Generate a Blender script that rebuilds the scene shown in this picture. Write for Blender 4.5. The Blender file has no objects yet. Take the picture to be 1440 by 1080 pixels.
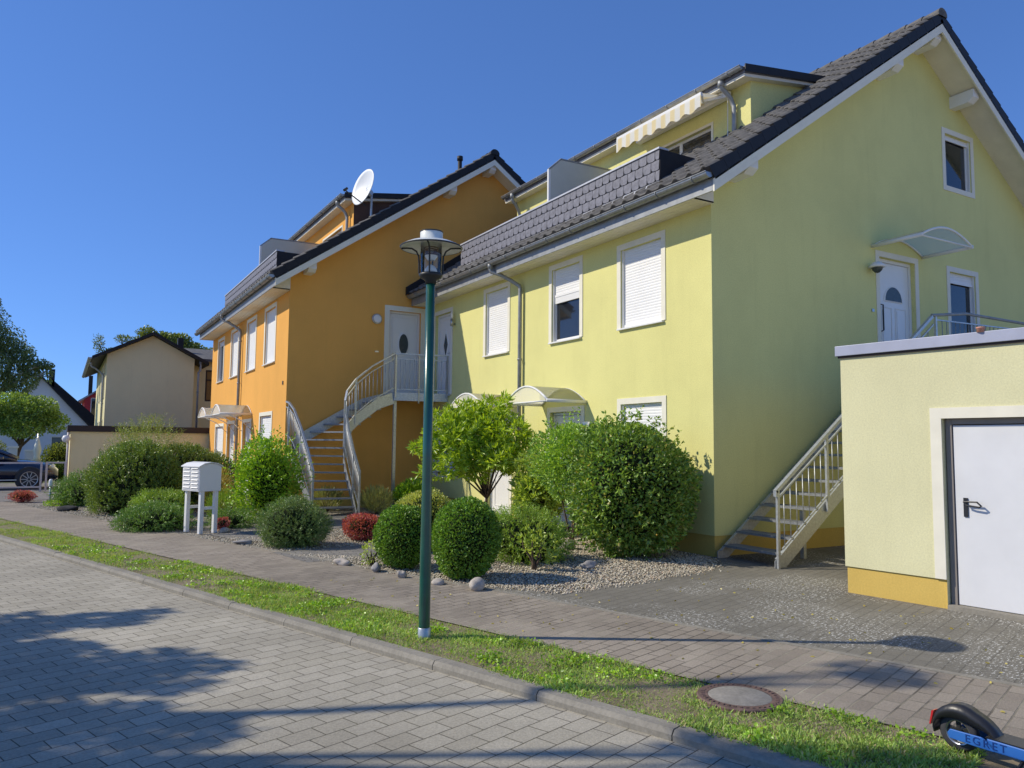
import bpy, bmesh, math, random
import numpy as np
from mathutils import Vector, Matrix
R = math.radians
random.seed(4); rng = np.random.default_rng(4)
S = bpy.context.scene
C = S.collection
ORG = {}

# ------------------------------------------------------------------ materials
def nt(name):
    m = bpy.data.materials.new(name); m.use_nodes = True
    t = m.node_tree; b = t.nodes['Principled BSDF']
    return m, t, b
def N(t, kind, **kw):
    n = t.nodes.new(kind)
    for k, v in kw.items():
        if k in n.inputs: n.inputs[k].default_value = v
        else: setattr(n, k, v)
    return n
def ramp(t, src, stops):
    r = t.nodes.new('ShaderNodeValToRGB'); e = r.color_ramp.elements
    while len(e) < len(stops): e.new(.5)
    for i, (p, c) in enumerate(stops):
        e[i].position = p; e[i].color = (*c, 1) if len(c) == 3 else c
    t.links.new(src, r.inputs[0]); return r
def mix(t, a, b, f, mode='MIX'):
    m = t.nodes.new('ShaderNodeMix'); m.data_type = 'RGBA'; m.blend_type = mode
    for sock, v in ((m.inputs[6], a), (m.inputs[7], b), (m.inputs[0], f)):
        if hasattr(v, 'is_output'): t.links.new(v, sock)
        elif isinstance(v, (int, float)): sock.default_value = v
        else: sock.default_value = (*v, 1)
    return m.outputs[2]
def coord(t, rot=0, scale=(1, 1, 1)):
    c = t.nodes.new('ShaderNodeTexCoord'); mp = t.nodes.new('ShaderNodeMapping')
    mp.inputs['Rotation'].default_value = (0, 0, rot); mp.inputs['Scale'].default_value = scale
    t.links.new(c.outputs['Object'], mp.inputs[0]); return mp.outputs[0]
def noise(t, v, scale, detail=4, rough=.6):
    n = N(t, 'ShaderNodeTexNoise', Scale=scale, Detail=detail, Roughness=rough); t.links.new(v, n.inputs['Vector']); return n.outputs['Fac']
def bump(t, b, h, strength, dist):
    bn = N(t, 'ShaderNodeBump', Strength=strength, Distance=dist); t.links.new(h, bn.inputs['Height']); t.links.new(bn.outputs[0], b.inputs['Normal']); return bn
def M(name, col, rough=.7, var=.12, vs=2.5, bs=0, bd=.002, metal=0, spec=.4, coat=0, fine=0):
    m, t, b = nt(name)
    v = coord(t)
    n = noise(t, v, vs)
    lo = tuple(c*(1-var) for c in col); hi = tuple(min(1, c*(1+var*.6)) for c in col)
    r = ramp(t, n, [(.3, lo), (.7, hi)])
    out = r.outputs[0]
    if fine:
        n2 = noise(t, v, fine, 3); r2 = ramp(t, n2, [(.3, (.82,)*3), (.7, (1.08,)*3)])
        out = mix(t, out, r2.outputs[0], 1.0, 'MULTIPLY')
    t.links.new(out, b.inputs['Base Color'])
    b.inputs['Roughness'].default_value = rough; b.inputs['Metallic'].default_value = metal
    b.inputs['Specular IOR Level'].default_value = spec
    if coat: b.inputs['Coat Weight'].default_value = coat; b.inputs['Coat Roughness'].default_value = .06
    if bs: bump(t, b, noise(t, v, bs, 3), .6, bd)
    return m
def stucco(name, col, dirt=(.5, .48, .36)):
    m, t, b = nt(name); v = coord(t)
    n = noise(t, v, .55, 5, .62)
    r = ramp(t, n, [(.28, tuple(c*.9 for c in col)), (.55, col), (.8, tuple(min(1, c*1.05) for c in col))])
    vs = coord(t, 0, (2.2, 2.2, .25)); st = noise(t, vs, 1.6, 5, .7)
    sm = ramp(t, st, [(.52, (0, 0, 0)), (.78, (.32,)*3)])
    o = mix(t, r.outputs[0], tuple(c*.78 for c in col), sm.outputs[0])
    n3 = noise(t, v, 55, 4, .7); r3 = ramp(t, n3, [(.3, (.86,)*3), (.7, (1.06,)*3)])
    o = mix(t, o, r3.outputs[0], 1.0, 'MULTIPLY')
    # rain splash grime close to the ground, ragged edge
    sx = t.nodes.new('ShaderNodeSeparateXYZ'); g = t.nodes.new('ShaderNodeTexCoord'); t.links.new(g.outputs['Object'], sx.inputs[0])
    ad = N(t, 'ShaderNodeMath', operation='MULTIPLY_ADD'); t.links.new(noise(t, v, 3, 5), ad.inputs[0]); ad.inputs[1].default_value = .5; t.links.new(sx.outputs[2], ad.inputs[2])
    gr = ramp(t, ad.outputs[0], [(.25, (.35,)*3), (.75, (0, 0, 0))])
    o = mix(t, o, tuple(c*.72 for c in col), gr.outputs[0])
    t.links.new(o, b.inputs['Base Color']); b.inputs['Roughness'].default_value = .92; b.inputs['Specular IOR Level'].default_value = .15
    bump(t, b, noise(t, v, 140, 3, .7), .55, .003)
    return m
def pavers(name, rot, bw, rh, c1, c2, mortar, msize=.005, moss=None, flecks=False, off=.5, rough=.85):
    m, t, b = nt(name); v = coord(t, rot)
    wob = noise(t, v, 1.3, 2)
    br = t.nodes.new('ShaderNodeTexBrick'); br.offset = off
    for k, x in (('Scale', 1), ('Mortar Size', msize), ('Mortar Smooth', .25), ('Bias', 0), ('Brick Width', bw), ('Row Height', rh)): br.inputs[k].default_value = x
    br.inputs['Color1'].default_value = (*c1, 1); br.inputs['Color2'].default_value = (*c2, 1); br.inputs['Mortar'].default_value = (*mortar, 1)
    # slightly wavy joints
    nz = N(t, 'ShaderNodeTexNoise', Scale=2.0, Detail=2); t.links.new(v, nz.inputs['Vector'])
    vm = N(t, 'ShaderNodeVectorMath', operation='MULTIPLY_ADD'); t.links.new(nz.outputs['Color'], vm.inputs[0]); vm.inputs[1].default_value = (.02, .02, 0); t.links.new(v, vm.inputs[2])
    t.links.new(vm.outputs[0], br.inputs['Vector'])
    o = br.outputs['Color']
    big = ramp(t, noise(t, v, .45, 5, .65), [(.3, (.74,)*3), (.68, (1.12,)*3)])
    o = mix(t, o, big.outputs[0], 1.0, 'MULTIPLY')
    fn = ramp(t, noise(t, v, 60, 5, .75), [(.25, (.7,)*3), (.75, (1.2,)*3)])
    o = mix(t, o, fn.outputs[0], 1.0, 'MULTIPLY')
    if moss:
        mk = ramp(t, noise(t, v, 1.1, 4), [(.45, (0, 0, 0)), (.65, (1, 1, 1))])
        mm = N(t, 'ShaderNodeMath', operation='MULTIPLY'); t.links.new(br.outputs['Fac'], mm.inputs[0]); t.links.new(mk.outputs[0], mm.inputs[1])
        o = mix(t, o, moss, mm.outputs[0])
    if flecks:
        v2 = coord(t, rot+.25, (24, 60, 1))
        f1 = ramp(t, noise(t, v2, 1.0, 3, .65), [(.575, (0, 0, 0)), (.615, (1, 1, 1))])
        f2 = ramp(t, noise(t, v, .75, 4, .55), [(.45, (0, 0, 0)), (.56, (1, 1, 1))])
        ff = N(t, 'ShaderNodeMath', operation='MULTIPLY'); t.links.new(f1.outputs[0], ff.inputs[0]); t.links.new(f2.outputs[0], ff.inputs[1])
        o = mix(t, o, (.72, .71, .65), ff.outputs[0])
    t.links.new(o, b.inputs['Base Color']); b.inputs['Roughness'].default_value = rough; b.inputs['Specular IOR Level'].default_value = .25
    inv = N(t, 'ShaderNodeMath', operation='MULTIPLY_ADD'); t.links.new(br.outputs['Fac'], inv.inputs[0]); inv.inputs[1].default_value = -1.0; t.links.new(noise(t, v, 90, 3), inv.inputs[2])
    bump(t, b, inv.outputs[0], .7, .006)
    return m
def leafmat(name, dark, light, trans=.35, rough=.36, brown=None, gloss=.6):
    trans *= .75
    m, t, b = nt(name)
    g = t.nodes.new('ShaderNodeNewGeometry')
    st = [(0, dark), (.75, light)]
    if brown: st += [(.86 if 'grass' in name else .93, light), (.90 if 'grass' in name else .97, brown)]
    r = ramp(t, g.outputs['Random Per Island'], st)
    v = coord(t); r2 = ramp(t, noise(t, v, 2.2, 3), [(.3, (.72,)*3), (.7, (1.15,)*3)])
    o = mix(t, r.outputs[0], r2.outputs[0], 1.0, 'MULTIPLY')
    t.links.new(o, b.inputs['Base Color']); b.inputs['Roughness'].default_value = rough; b.inputs['Specular IOR Level'].default_value = gloss
    tr = t.nodes.new('ShaderNodeBsdfTranslucent'); tb = mix(t, o, (1.6, 1.5, .5), 1.0, 'MULTIPLY'); t.links.new(tb, tr.inputs[0])
    ms = t.nodes.new('ShaderNodeMixShader'); ms.inputs[0].default_value = trans
    t.links.new(b.outputs[0], ms.inputs[1]); t.links.new(tr.outputs[0], ms.inputs[2]); t.links.new(ms.outputs[0], t.nodes['Material Output'].inputs[0])
    return m
def glassmat(name, col=(1, 1, 1), rough=.02, alpha=.25):
    # thin clear sheet: mostly transparent with a glossy layer
    m, t, b = nt(name)
    tr = t.nodes.new('ShaderNodeBsdfTransparent'); tr.inputs[0].default_value = (*col, 1)
    gl = t.nodes.new('ShaderNodeBsdfGlossy'); gl.inputs['Roughness'].default_value = rough
    fr = t.nodes.new('ShaderNodeFresnel'); fr.inputs[0].default_value = 1.5
    ms = t.nodes.new('ShaderNodeMixShader'); ad = N(t, 'ShaderNodeMath', operation='ADD'); t.links.new(fr.outputs[0], ad.inputs[0]); ad.inputs[1].default_value = alpha*.2
    t.links.new(ad.outputs[0], ms.inputs[0]); t.links.new(tr.outputs[0], ms.inputs[1]); t.links.new(gl.outputs[0], ms.inputs[2])
    if alpha > .3:
        df = t.nodes.new('ShaderNodeBsdfTranslucent'); df.inputs[0].default_value = (*col, 1)
        m2 = t.nodes.new('ShaderNodeMixShader'); m2.inputs[0].default_value = alpha
        t.links.new(ms.outputs[0], m2.inputs[1]); t.links.new(df.outputs[0], m2.inputs[2]); ms = m2
    t.links.new(ms.outputs[0], t.nodes['Material Output'].inputs[0])
    return m

ANG = -math.atan2(.308, .951)
mt = dict(
 yellow=stucco('yellow_stucco', (.77, .725, .295)), orange=stucco('orange_stucco', (.84, .43, .105)), beige=stucco('beige_stucco', (.84, .76, .44)),
 garage=stucco('pale_yellow_stucco', (.75, .715, .43)), plinth=stucco('ochre_plinth', (.70, .49, .13)), whitewall=stucco('white_render', (.72, .72, .74)), redwall=M('red_boards', (.38, .03, .035), .7),
 white=M('white_paint', (.80, .79, .75), .45, .05), shutter=M('white_shutter', (.82, .81, .78), .5, .04), trim=M('cream_trim', (.80, .76, .62), .8, .06, 4, 120, .001),
 pvc=M('white_pvc', (.80, .785, .74), .3, .03, spec=.5), soffit=M('soffit_boards', (.78, .73, .60), .6, .08, 3),
 tile=M('dark_roof_tile', (.15, .142, .13), .92, .4, 6, 60, .003, fine=30), tiledark=M('verge_tile', (.014, .013, .014), .6, .3, 6, 50, .002),
 slate=M('grey_slate', (.17, .17, .20), .65, .3, 14, 90, .002, spec=.5), lead=M('flashing', (.50, .51, .54), .5, .15, 5, metal=.3),
 zinc=M('zinc_sheet', (.36, .37, .37), .42, .22, 8, metal=.75), zincdull=M('weathered_zinc', (.32, .33, .33), .55, .2, 6, metal=.4),
 galv=M('galvanised_steel', (.50, .52, .53), .42, .22, 30, metal=.6), galvd=M('galvanised_grating', (.33, .34, .35), .5, .25, 40, metal=.6),
 coping=M('coping_metal', (.36, .38, .47), .5, .1, 3, metal=.25), darkfascia=M('dark_fascia', (.035, .024, .02), .6, .2),
 glassd=M('dark_window_glass', (.018, .020, .024), .04, .3, 1.2, spec=.8), glassb=M('bronze_glass', (.10, .07, .05), .06, .2, spec=.8),
 frost=M('frosted_glass', (.06, .075, .075), .2, .2, 12), black=M('black_plastic', (.02, .02, .022), .38, .2, spec=.5), blacki=M('black_iron', (.025, .027, .027), .45, .2),
 green=M('green_pole_paint', (.008, .085, .055), .28, .25, 5, 40, .0008, spec=.6, coat=.4), rubber=M('rubber', (.045, .045, .05), .75, .2, 20, 90, .001),
 kerb=M('kerb_concrete', (.29, .265, .215), .9, .2, 3, 120, .002, fine=40), stone=M('granite_boulder', (.50, .44, .37), .85, .3, 9, 45, .004, fine=60), stoned=M('grey_boulder', (.34, .32, .30), .85, .3, 9, 45, .004, fine=60),
 rock=M('dark_rock', (.03, .03, .03), .9, .3, 9, 30, .01), bark=M('brown_bark', (.12, .085, .06), .9, .3, 10, 60, .004), birchb=M('birch_bark', (.45, .42, .38), .8, .6, 3), clay=M('terracotta', (.62, .30, .22), .8, .15, 8),
 blue=M('blue_paint', (.035, .16, .50), .38, .1, spec=.5), bluedk=M('dark_blue_print', (.01, .05, .22), .5, .1), red=M('red_reflector', (.55, .02, .03), .25, .1, spec=.6), alu=M('brushed_aluminium', (.5, .5, .5), .3, .1, metal=.9),
 carpaint=M('dark_blue_car_paint', (.006, .009, .03), .22, .1, spec=.6, coat=1), carglass=M('car_glass', (.02, .03, .05), .04, .2, spec=.9), lampw=M('headlamp_lens', (.55, .58, .6), .12, .1, spec=.8),
 dishm=M('dish_paint', (.78, .80, .80), .4, .05), iron=M('rusty_cast_iron', (.17, .11, .09), .75, .4, 14, 60, .003, metal=.2), concr=M('manhole_concrete', (.27, .25, .215), .9, .2, 8, 80, .003, fine=50),
 earth=M('dry_soil', (.25, .20, .13), .95, .3, 4, 40, .01, fine=30), bounceground=M('pale_bounce_ground', (.58, .48, .34), .95, .3, .8, 25, .02, fine=12), lawn=M('far_lawn', (.10, .15, .035), .95, .4, .8, 25, .02, fine=12), cloth=M('cream_canvas', (.75, .72, .6), .8, .1),
 pinkm=M('pale_pink_paint', (.62, .56, .52), .55, .1), panel=M('grey_panel', (.58, .58, .50), .7, .06, 2), wood=M('brown_timber', (.10, .05, .03), .7, .3),
 poly=glassmat('clear_polycarbonate', (.86, .86, .80), .15, .5), polyc=glassmat('lamp_glass', (.95, .97, .95), .02, .1),
)
mt['street'] = pavers('street_pavers', ANG, .225, .152, (.39, .355, .275), (.465, .425, .335), (.12, .105, .078), .004, moss=(.12, .11, .07))
mt['walk'] = pavers('brown_pavers', ANG, .215, .112, (.30, .255, .20), (.385, .33, .26), (.15, .13, .10), .0065, moss=(.40, .36, .27))  # joint colour darkened to stand for shadow between the paver rows
mt['drive'] = pavers('driveway_pavers', ANG, .215, .112, (.20, .185, .15), (.225, .208, .17), (.165, .152, .122), .006, flecks=True)
mt['path'] = pavers('grey_path_pavers', .1, .2, .1, (.22, .21, .19), (.29, .27, .24), (.12, .11, .09), .006)
def gravelmat():
    m, t, b = nt('gravel_bed'); v = coord(t)
    vo = N(t, 'ShaderNodeTexVoronoi', Scale=38); t.links.new(v, vo.inputs['Vector'])
    sp = t.nodes.new('ShaderNodeSeparateColor'); t.links.new(vo.outputs['Color'], sp.inputs[0])
    r = ramp(t, sp.outputs[0], [(0, (.17, .14, .11)), (.4, (.36, .32, .25)), (1, (.55, .51, .43))])
    d = ramp(t, vo.outputs['Distance'], [(.35, (1, 1, 1)), (.75, (.3,)*3)])
    o = mix(t, r.outputs[0], d.outputs[0], 1.0, 'MULTIPLY'); t.links.new(o, b.inputs['Base Color']); b.inputs['Roughness'].default_value = .9
    iv = N(t, 'ShaderNodeMath', operation='SUBTRACT'); iv.inputs[0].default_value = 1; t.links.new(vo.outputs['Distance'], iv.inputs[1]); bump(t, b, iv.outputs[0], 1, .02); return m
mt['gravel'] = gravelmat()
def pebmat():
    m, t, b = nt('pebbles'); g = t.nodes.new('ShaderNodeNewGeometry')
    r = ramp(t, g.outputs['Random Per Island'], [(0, (.20, .16, .10)), (.35, (.45, .39, .28)), (.85, (.68, .62, .48)), (1, (.48, .32, .21))])
    t.links.new(r.outputs[0], b.inputs['Base Color']); b.inputs['Roughness'].default_value = .85; return m
mt['pebble'] = pebmat()
mt['grass'] = leafmat('grass_blades', (.24, .36, .08), (.45, .62, .17), .4, .6, (.58, .50, .28), .2)
L = dict(
 laurel=leafmat('privet_leaves', (0.093, 0.183, 0.031), (0.337, 0.508, 0.089), .3, .33, (0.589, 0.539, 0.156), .5), tall=leafmat('pale_shrub_leaves', (0.151, 0.285, 0.047), (0.421, 0.634, 0.114), .4),
 yellow=leafmat('yellow_green_leaves', (.24, .36, .05), (.56, .68, .17), .45), tree=leafmat('bright_tree_leaves', (0.203, 0.333, 0.026), (0.505, 0.666, 0.063), .45),
 box=leafmat('boxwood_leaves', (0.084, 0.183, 0.021), (0.287, 0.492, 0.057), .25, .4, None, .45), yew=leafmat('yew_needles', (.08, .15, .04), (.30, .42, .11), .2), red=leafmat('barberry_leaves', (.32, .05, .05), (.72, .20, .20), .35, .4, (.30, .34, .12)),
 juni=leafmat('juniper_sprays', (0.134, 0.270, 0.031), (0.438, 0.603, 0.084), .3), junid=leafmat('dark_juniper_sprays', (0.084, 0.174, 0.031), (0.253, 0.428, 0.074), .25), pine=leafmat('pine_needles', (0.086, 0.148, 0.022), (0.301, 0.418, 0.071), .25), pinel=leafmat('young_pine_needles', (0.151, 0.229, 0.038), (0.410, 0.471, 0.103), .3),
 bright=leafmat('fresh_shrub_leaves', (0.151, 0.301, 0.021), (0.404, 0.634, 0.053), .4), dry=leafmat('dry_fronds', (0.337, 0.254, 0.053), (0.639, 0.539, 0.125), .3), lav=leafmat('grey_green_tufts', (0.203, 0.238, 0.084), (0.471, 0.492, 0.188), .3), darkl=leafmat('dark_leaves', (0.034, 0.079, 0.015), (0.118, 0.206, 0.031), .3, .3, None, .5),
 birch=leafmat('birch_leaves', (0.083, 0.122, 0.037), (0.260, 0.322, 0.102), .35), round=leafmat('maple_leaves', (0.101, 0.190, 0.031), (0.371, 0.523, 0.125), .35), far=leafmat('far_leaves', (0.101, 0.143, 0.031), (0.287, 0.349, 0.084), .35), vari=leafmat('variegated_leaves', (0.218, 0.317, 0.042), (0.720, 0.720, 0.209), .35))

L['core'] = M('dark_inner_core', (.026, .034, .014), .95, .4, 20, 60, .01, spec=.1)  # solid dark fill inside bushes; its colour stands for shaded gaps between leaves

# ------------------------------------------------------------------ mesh helpers
def link(name, me, parent, mat, smooth=False):
    o = bpy.data.objects.new(name, me); C.objects.link(o)
    if mat: me.materials.append(mat)
    if smooth: me.polygons.foreach_set('use_smooth', [True]*len(me.polygons))
    if parent is not None: o.parent = parent; ORG[o] = ORG.get(parent, Vector((0, 0, 0)))
    else: ORG[o] = Vector((0, 0, 0))
    return o
class MB:
    def __init__(s, T=None): s.v = []; s.f = []; s.T = T
    def add(s, vs, fs):
        n = len(s.v); s.v += [tuple(s.T(*p)) if s.T else tuple(p) for p in vs]; s.f += [tuple(i+n for i in f) for f in fs]; return s
    def box(s, a0, a1, b0, b1, c0, c1):
        s.add([(a, b, c) for c in (c0, c1) for b in (b0, b1) for a in (a0, a1)], [(0, 1, 3, 2), (4, 5, 7, 6), (0, 1, 5, 4), (2, 3, 7, 6), (0, 2, 6, 4), (1, 3, 7, 5)]); return s
    def prism(s, pts, d):
        n = len(pts); s.add(list(pts)+[tuple(Vector(p)+Vector(d)) for p in pts], [tuple(range(n)), tuple(range(n, 2*n))]+[(i, (i+1) % n, n+(i+1) % n, n+i) for i in range(n)]); return s
    def tube(s, pts, r, seg=8, cap=True, r1=None):
        P = [Vector(p) for p in pts]; n = len(P); up = None; vs = []; fs = []
        for i, p in enumerate(P):
            d = (P[min(i+1, n-1)]-P[max(i-1, 0)]).normalized()
            if up is None:
                up = Vector((0, 0, 1)) if abs(d.z) < .9 else Vector((1, 0, 0))
            a = d.cross(up).normalized(); b = a.cross(d).normalized(); up = b
            rr = r if r1 is None else r+(r1-r)*i/(n-1)
            if isinstance(r, (list, tuple)): rr = r[i]
            for k in range(seg):
                t = 2*math.pi*k/seg; vs.append(tuple(p+a*rr*math.cos(t)+b*rr*math.sin(t)))
        for i in range(n-1):
            for k in range(seg): fs.append((i*seg+k, i*seg+(k+1) % seg, (i+1)*seg+(k+1) % seg, (i+1)*seg+k))
        if cap: fs += [tuple(range(seg)), tuple((n-1)*seg+k for k in range(seg))]
        s.add(vs, fs); return s
    def bar(s, p, q, w, h, side=None):  # rectangular bar
        p, q = Vector(p), Vector(q); d = (q-p).normalized(); a = Vector(side) if side else d.cross(Vector((0, 0, 1)))
        if a.length < .01: a = Vector((1, 0, 0))
        a.normalize(); b = a.cross(d).normalized()
        vs = [tuple(c+a*x*w/2+b*y*h/2) for c in (p, q) for x, y in ((-1, -1), (1, -1), (1, 1), (-1, 1))]
        s.add(vs, [(0, 1, 2, 3), (4, 5, 6, 7)]+[(i, (i+1) % 4, 4+(i+1) % 4, 4+i) for i in range(4)]); return s
    def lathe(s, prof, c=(0, 0, 0), seg=24, ax=None):
        A = Matrix.Identity(3) if ax is None else Vector((0, 0, 1)).rotation_difference(Vector(ax)).to_matrix()
        vs = []; fs = []; n = len(prof)
        for r, z in prof:
            for k in range(seg):
                t = 2*math.pi*k/seg; vs.append(tuple(Vector(c)+A @ Vector((r*math.cos(t), r*math.sin(t), z))))
        for i in range(n-1):
            for k in range(seg): fs.append((i*seg+k, i*seg+(k+1) % seg, (i+1)*seg+(k+1) % seg, (i+1)*seg+k))
        s.add(vs, fs); return s
    def build(s, name, mat, parent=None, smooth=False, bevel=0, recalc=True):
        me = bpy.data.meshes.new(name); o0 = ORG.get(parent, Vector((0, 0, 0))) if parent is not None else Vector((0, 0, 0))
        me.from_pydata([(x-o0.x, y-o0.y, z-o0.z) for x, y, z in s.v], [], s.f)
        if recalc:
            bm = bmesh.new(); bm.from_mesh(me); bmesh.ops.recalc_face_normals(bm, faces=bm.faces); bm.to_mesh(me); bm.free()
        o = link(name, me, parent, mat, smooth)
        if bevel:
            b = o.modifiers.new('bevel', 'BEVEL'); b.width = bevel; b.segments = 2; b.limit_method = 'ANGLE'
        return o
def thing(name, label, cat, loc, group=None, rotz=0):
    o = bpy.data.objects.new(name, None); C.objects.link(o); o.location = loc; o.rotation_euler = (0, 0, rotz); o.empty_display_size = .2
    o['label'] = label; o['category'] = cat
    if group: o['group'] = group
    ORG[o] = Vector((0, 0, 0)) if rotz else Vector(loc); return o
def tag(o, label, cat, group=None):
    o['label'] = label; o['category'] = cat
    if group: o['group'] = group
    return o
def kind(o, k='structure'): o['kind'] = k; return o
def _copy_tree(o, parent=None):
    c = o.copy(); C.objects.link(c)
    if parent is not None: c.parent = parent
    for ch in [x for x in S.objects if x.parent == o and x is not c]: copy_tree(ch, c)
    return c
def npmesh(name, V, F, mat, parent=None, smooth=False, k=4):
    me = bpy.data.meshes.new(name); V = np.asarray(V, np.float32); F = np.asarray(F, np.int32)
    o0 = ORG.get(parent, Vector((0, 0, 0))) if parent is not None else Vector((0, 0, 0))
    V = V-np.array(o0, np.float32)
    me.vertices.add(len(V)); me.vertices.foreach_set('co', V.ravel())
    me.loops.add(F.size); me.loops.foreach_set('vertex_index', F.ravel())
    me.polygons.add(len(F)); me.polygons.foreach_set('loop_start', np.arange(len(F), dtype=np.int32)*F.shape[1])
    try: me.polygons.foreach_set('loop_total', np.full(len(F), F.shape[1], np.int32))
    except Exception: pass
    me.update(calc_edges=True); me.validate()
    return link(name, me, parent, mat, smooth)
def unit(a): return a/np.maximum(np.linalg.norm(a, axis=1, keepdims=True), 1e-6)
def leaves(P, D, ln, wd, jit=.3, fold=.25):
    """leaf blades: P base points, D directions -> 6-gon-ish folded leaves (2 quads each)"""
    n = len(P); D = unit(D+rng.normal(0, jit, (n, 3))); r = rng.normal(0, 1, (n, 3)); A = unit(np.cross(D, r)); B = np.cross(D, A)
    l = ln*rng.uniform(.65, 1.25, (n, 1)); w = wd*rng.uniform(.7, 1.2, (n, 1))
    v0 = P; v3 = P+D*l; m1 = P+D*l*.35; m2 = P+D*l*.72
    V = np.stack([v0, m1-A*w*.5+B*w*fold, m2-A*w*.38+B*w*fold, v3, m2+A*w*.38+B*w*fold, m1+A*w*.5+B*w*fold], 1).reshape(-1, 3)
    b = np.arange(n)[:, None]*6
    return V, np.concatenate([b+np.array([[0, 1, 2, 3]]), b+np.array([[0, 3, 4, 5]])])
def lump(dirs, k, amp, seed):
    g = np.random.default_rng(seed); f = np.zeros(len(dirs))
    for i in range(k):
        c = unit(g.normal(0, 1, (1, 3)))[0]; f += np.exp((dirs@c-1)*g.uniform(6, 18))*g.uniform(.5, 1)
    f -= f.mean(); f /= max(1e-6, np.abs(f).max())
    h = np.zeros(len(dirs))
    for i in range(60):
        c = unit(g.normal(0, 1, (1, 3)))[0]; h += np.exp((dirs@c-1)*g.uniform(45, 110))*g.uniform(.4, 1)
    return 1+amp*f+min(.10, amp*.5+.012)*(h-.35)
def blob_pts(c, rad, n, seed, shell=.45, amp=.2, k=14, zmin=None):
    g = np.random.default_rng(seed); d = unit(g.normal(0, 1, (n, 3)))
    rr = (1-shell*g.random(n)**1.6)*lump(d, k, amp, seed)
    P = np.array(c)+d*np.array(rad)*rr[:, None]
    nrm = unit(d/np.array(rad))
    if zmin is not None: kp = P[:, 2] > zmin; P, nrm = P[kp], nrm[kp]
    return P, nrm
def core_mesh(c, rad, seed, amp, k=14, s=.72, zmin=0.0):
    u = np.linspace(0, 2*np.pi, 22, endpoint=False); w = np.linspace(.02, np.pi-.02, 12)
    d = np.array([(math.sin(a)*math.cos(b), math.sin(a)*math.sin(b), math.cos(a)) for a in w for b in u])
    P = np.array(c)+d*np.array(rad)*s*lump(d, k, amp, seed)[:, None]; P[:, 2] = np.maximum(P[:, 2], zmin+.01)
    F = [(i*22+j, i*22+(j+1) % 22, (i+1)*22+(j+1) % 22, (i+1)*22+j) for i in range(11) for j in range(22)]
    return P, np.array(F)
def stems(parent, base, tips, r, mat, name='stem', bend=.15, seg=6):
    mb = MB()
    for tpt in tips:
        b = Vector(base)+Vector((random.uniform(-.5, .5)*r*2, random.uniform(-.5, .5)*r*2, 0)); tp = Vector(tpt); d = tp-b
        pts = [b+d*f+Vector((random.uniform(-1, 1), random.uniform(-1, 1), 0))*bend*d.length*math.sin(math.pi*f)*.5 for f in (0, .25, .5, .75, 1)]
        mb.tube(pts, r, seg, True, r*.3)
    return mb.build(name, mat, parent, True)
def shrub(name, label, cat, base, rad, h, mat, n, ln, wd, seed, amp=.2, shell=.45, outward=1.0, up=.3, zlow=0.0, core=True, group=None, stem_r=.02, jit=.45, k=14, cs=.72, ros=0, sprig=0, sl=.16):
    """base (x,y), rad (rx,ry), h total height, zlow height at which foliage starts"""
    t = thing(name, label, cat, (base[0], base[1], 0), group)
    cz = (h+zlow)/2; rz = (h-zlow)/2*1.02
    P, nr = blob_pts((base[0], base[1], cz), (rad[0], rad[1], rz), n, seed, shell, amp, k, max(.02, zlow-.05))
    D0 = nr*outward+np.array([0, 0, up])
    if ros: P = np.repeat(P[:len(P)//ros], ros, 0); D0 = np.repeat(D0[:len(D0)//ros], ros, 0)*.8+rng.normal(0, .55, P.shape); jit = .1
    if sprig:
        i = rng.integers(0, len(P), sprig); q = 9; s = np.tile(np.linspace(0, 1, q), sprig); b0 = np.array((base[0], base[1], cz))
        e = unit(unit((P[i]-b0)/np.array((rad[0], rad[1], rz)))+np.array([0, 0, .5])+rng.normal(0, .25, (sprig, 3)))
        sc_ = np.linalg.norm((P[i]-b0)/np.array((rad[0], rad[1], rz)), axis=1, keepdims=True); st0 = b0+(P[i]-b0)/np.maximum(sc_, .5)*.97
        if zlow < .1: st0[:, 2] = np.maximum(st0[:, 2], .1)
        SP = np.repeat(st0, q, 0)+np.repeat(e*rng.uniform(.6, 1.4, (sprig, 1)), q, 0)*(s*sl)[:, None]; SD = np.repeat(e, q, 0)*.7+rng.normal(0, .6, SP.shape)
        P = np.concatenate([P, SP]); D0 = np.concatenate([D0, SD])
    V, F = leaves(P, D0, ln, wd, jit)
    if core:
        CV, CF = core_mesh((base[0], base[1], cz), (rad[0], rad[1], rz), seed, amp, k, cs); npmesh('shade_core', CV, CF, L['core'], t)
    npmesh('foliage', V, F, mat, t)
    tips = [(base[0]+rad[0]*.6*math.cos(a), base[1]+rad[1]*.6*math.sin(a), cz+random.uniform(-.1, .3)*rz) for a in [i*1.26+seed for i in range(5)]]
    stems(t, (base[0], base[1], 0), tips, stem_r, mt['bark'], 'stems')
    return t
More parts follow.
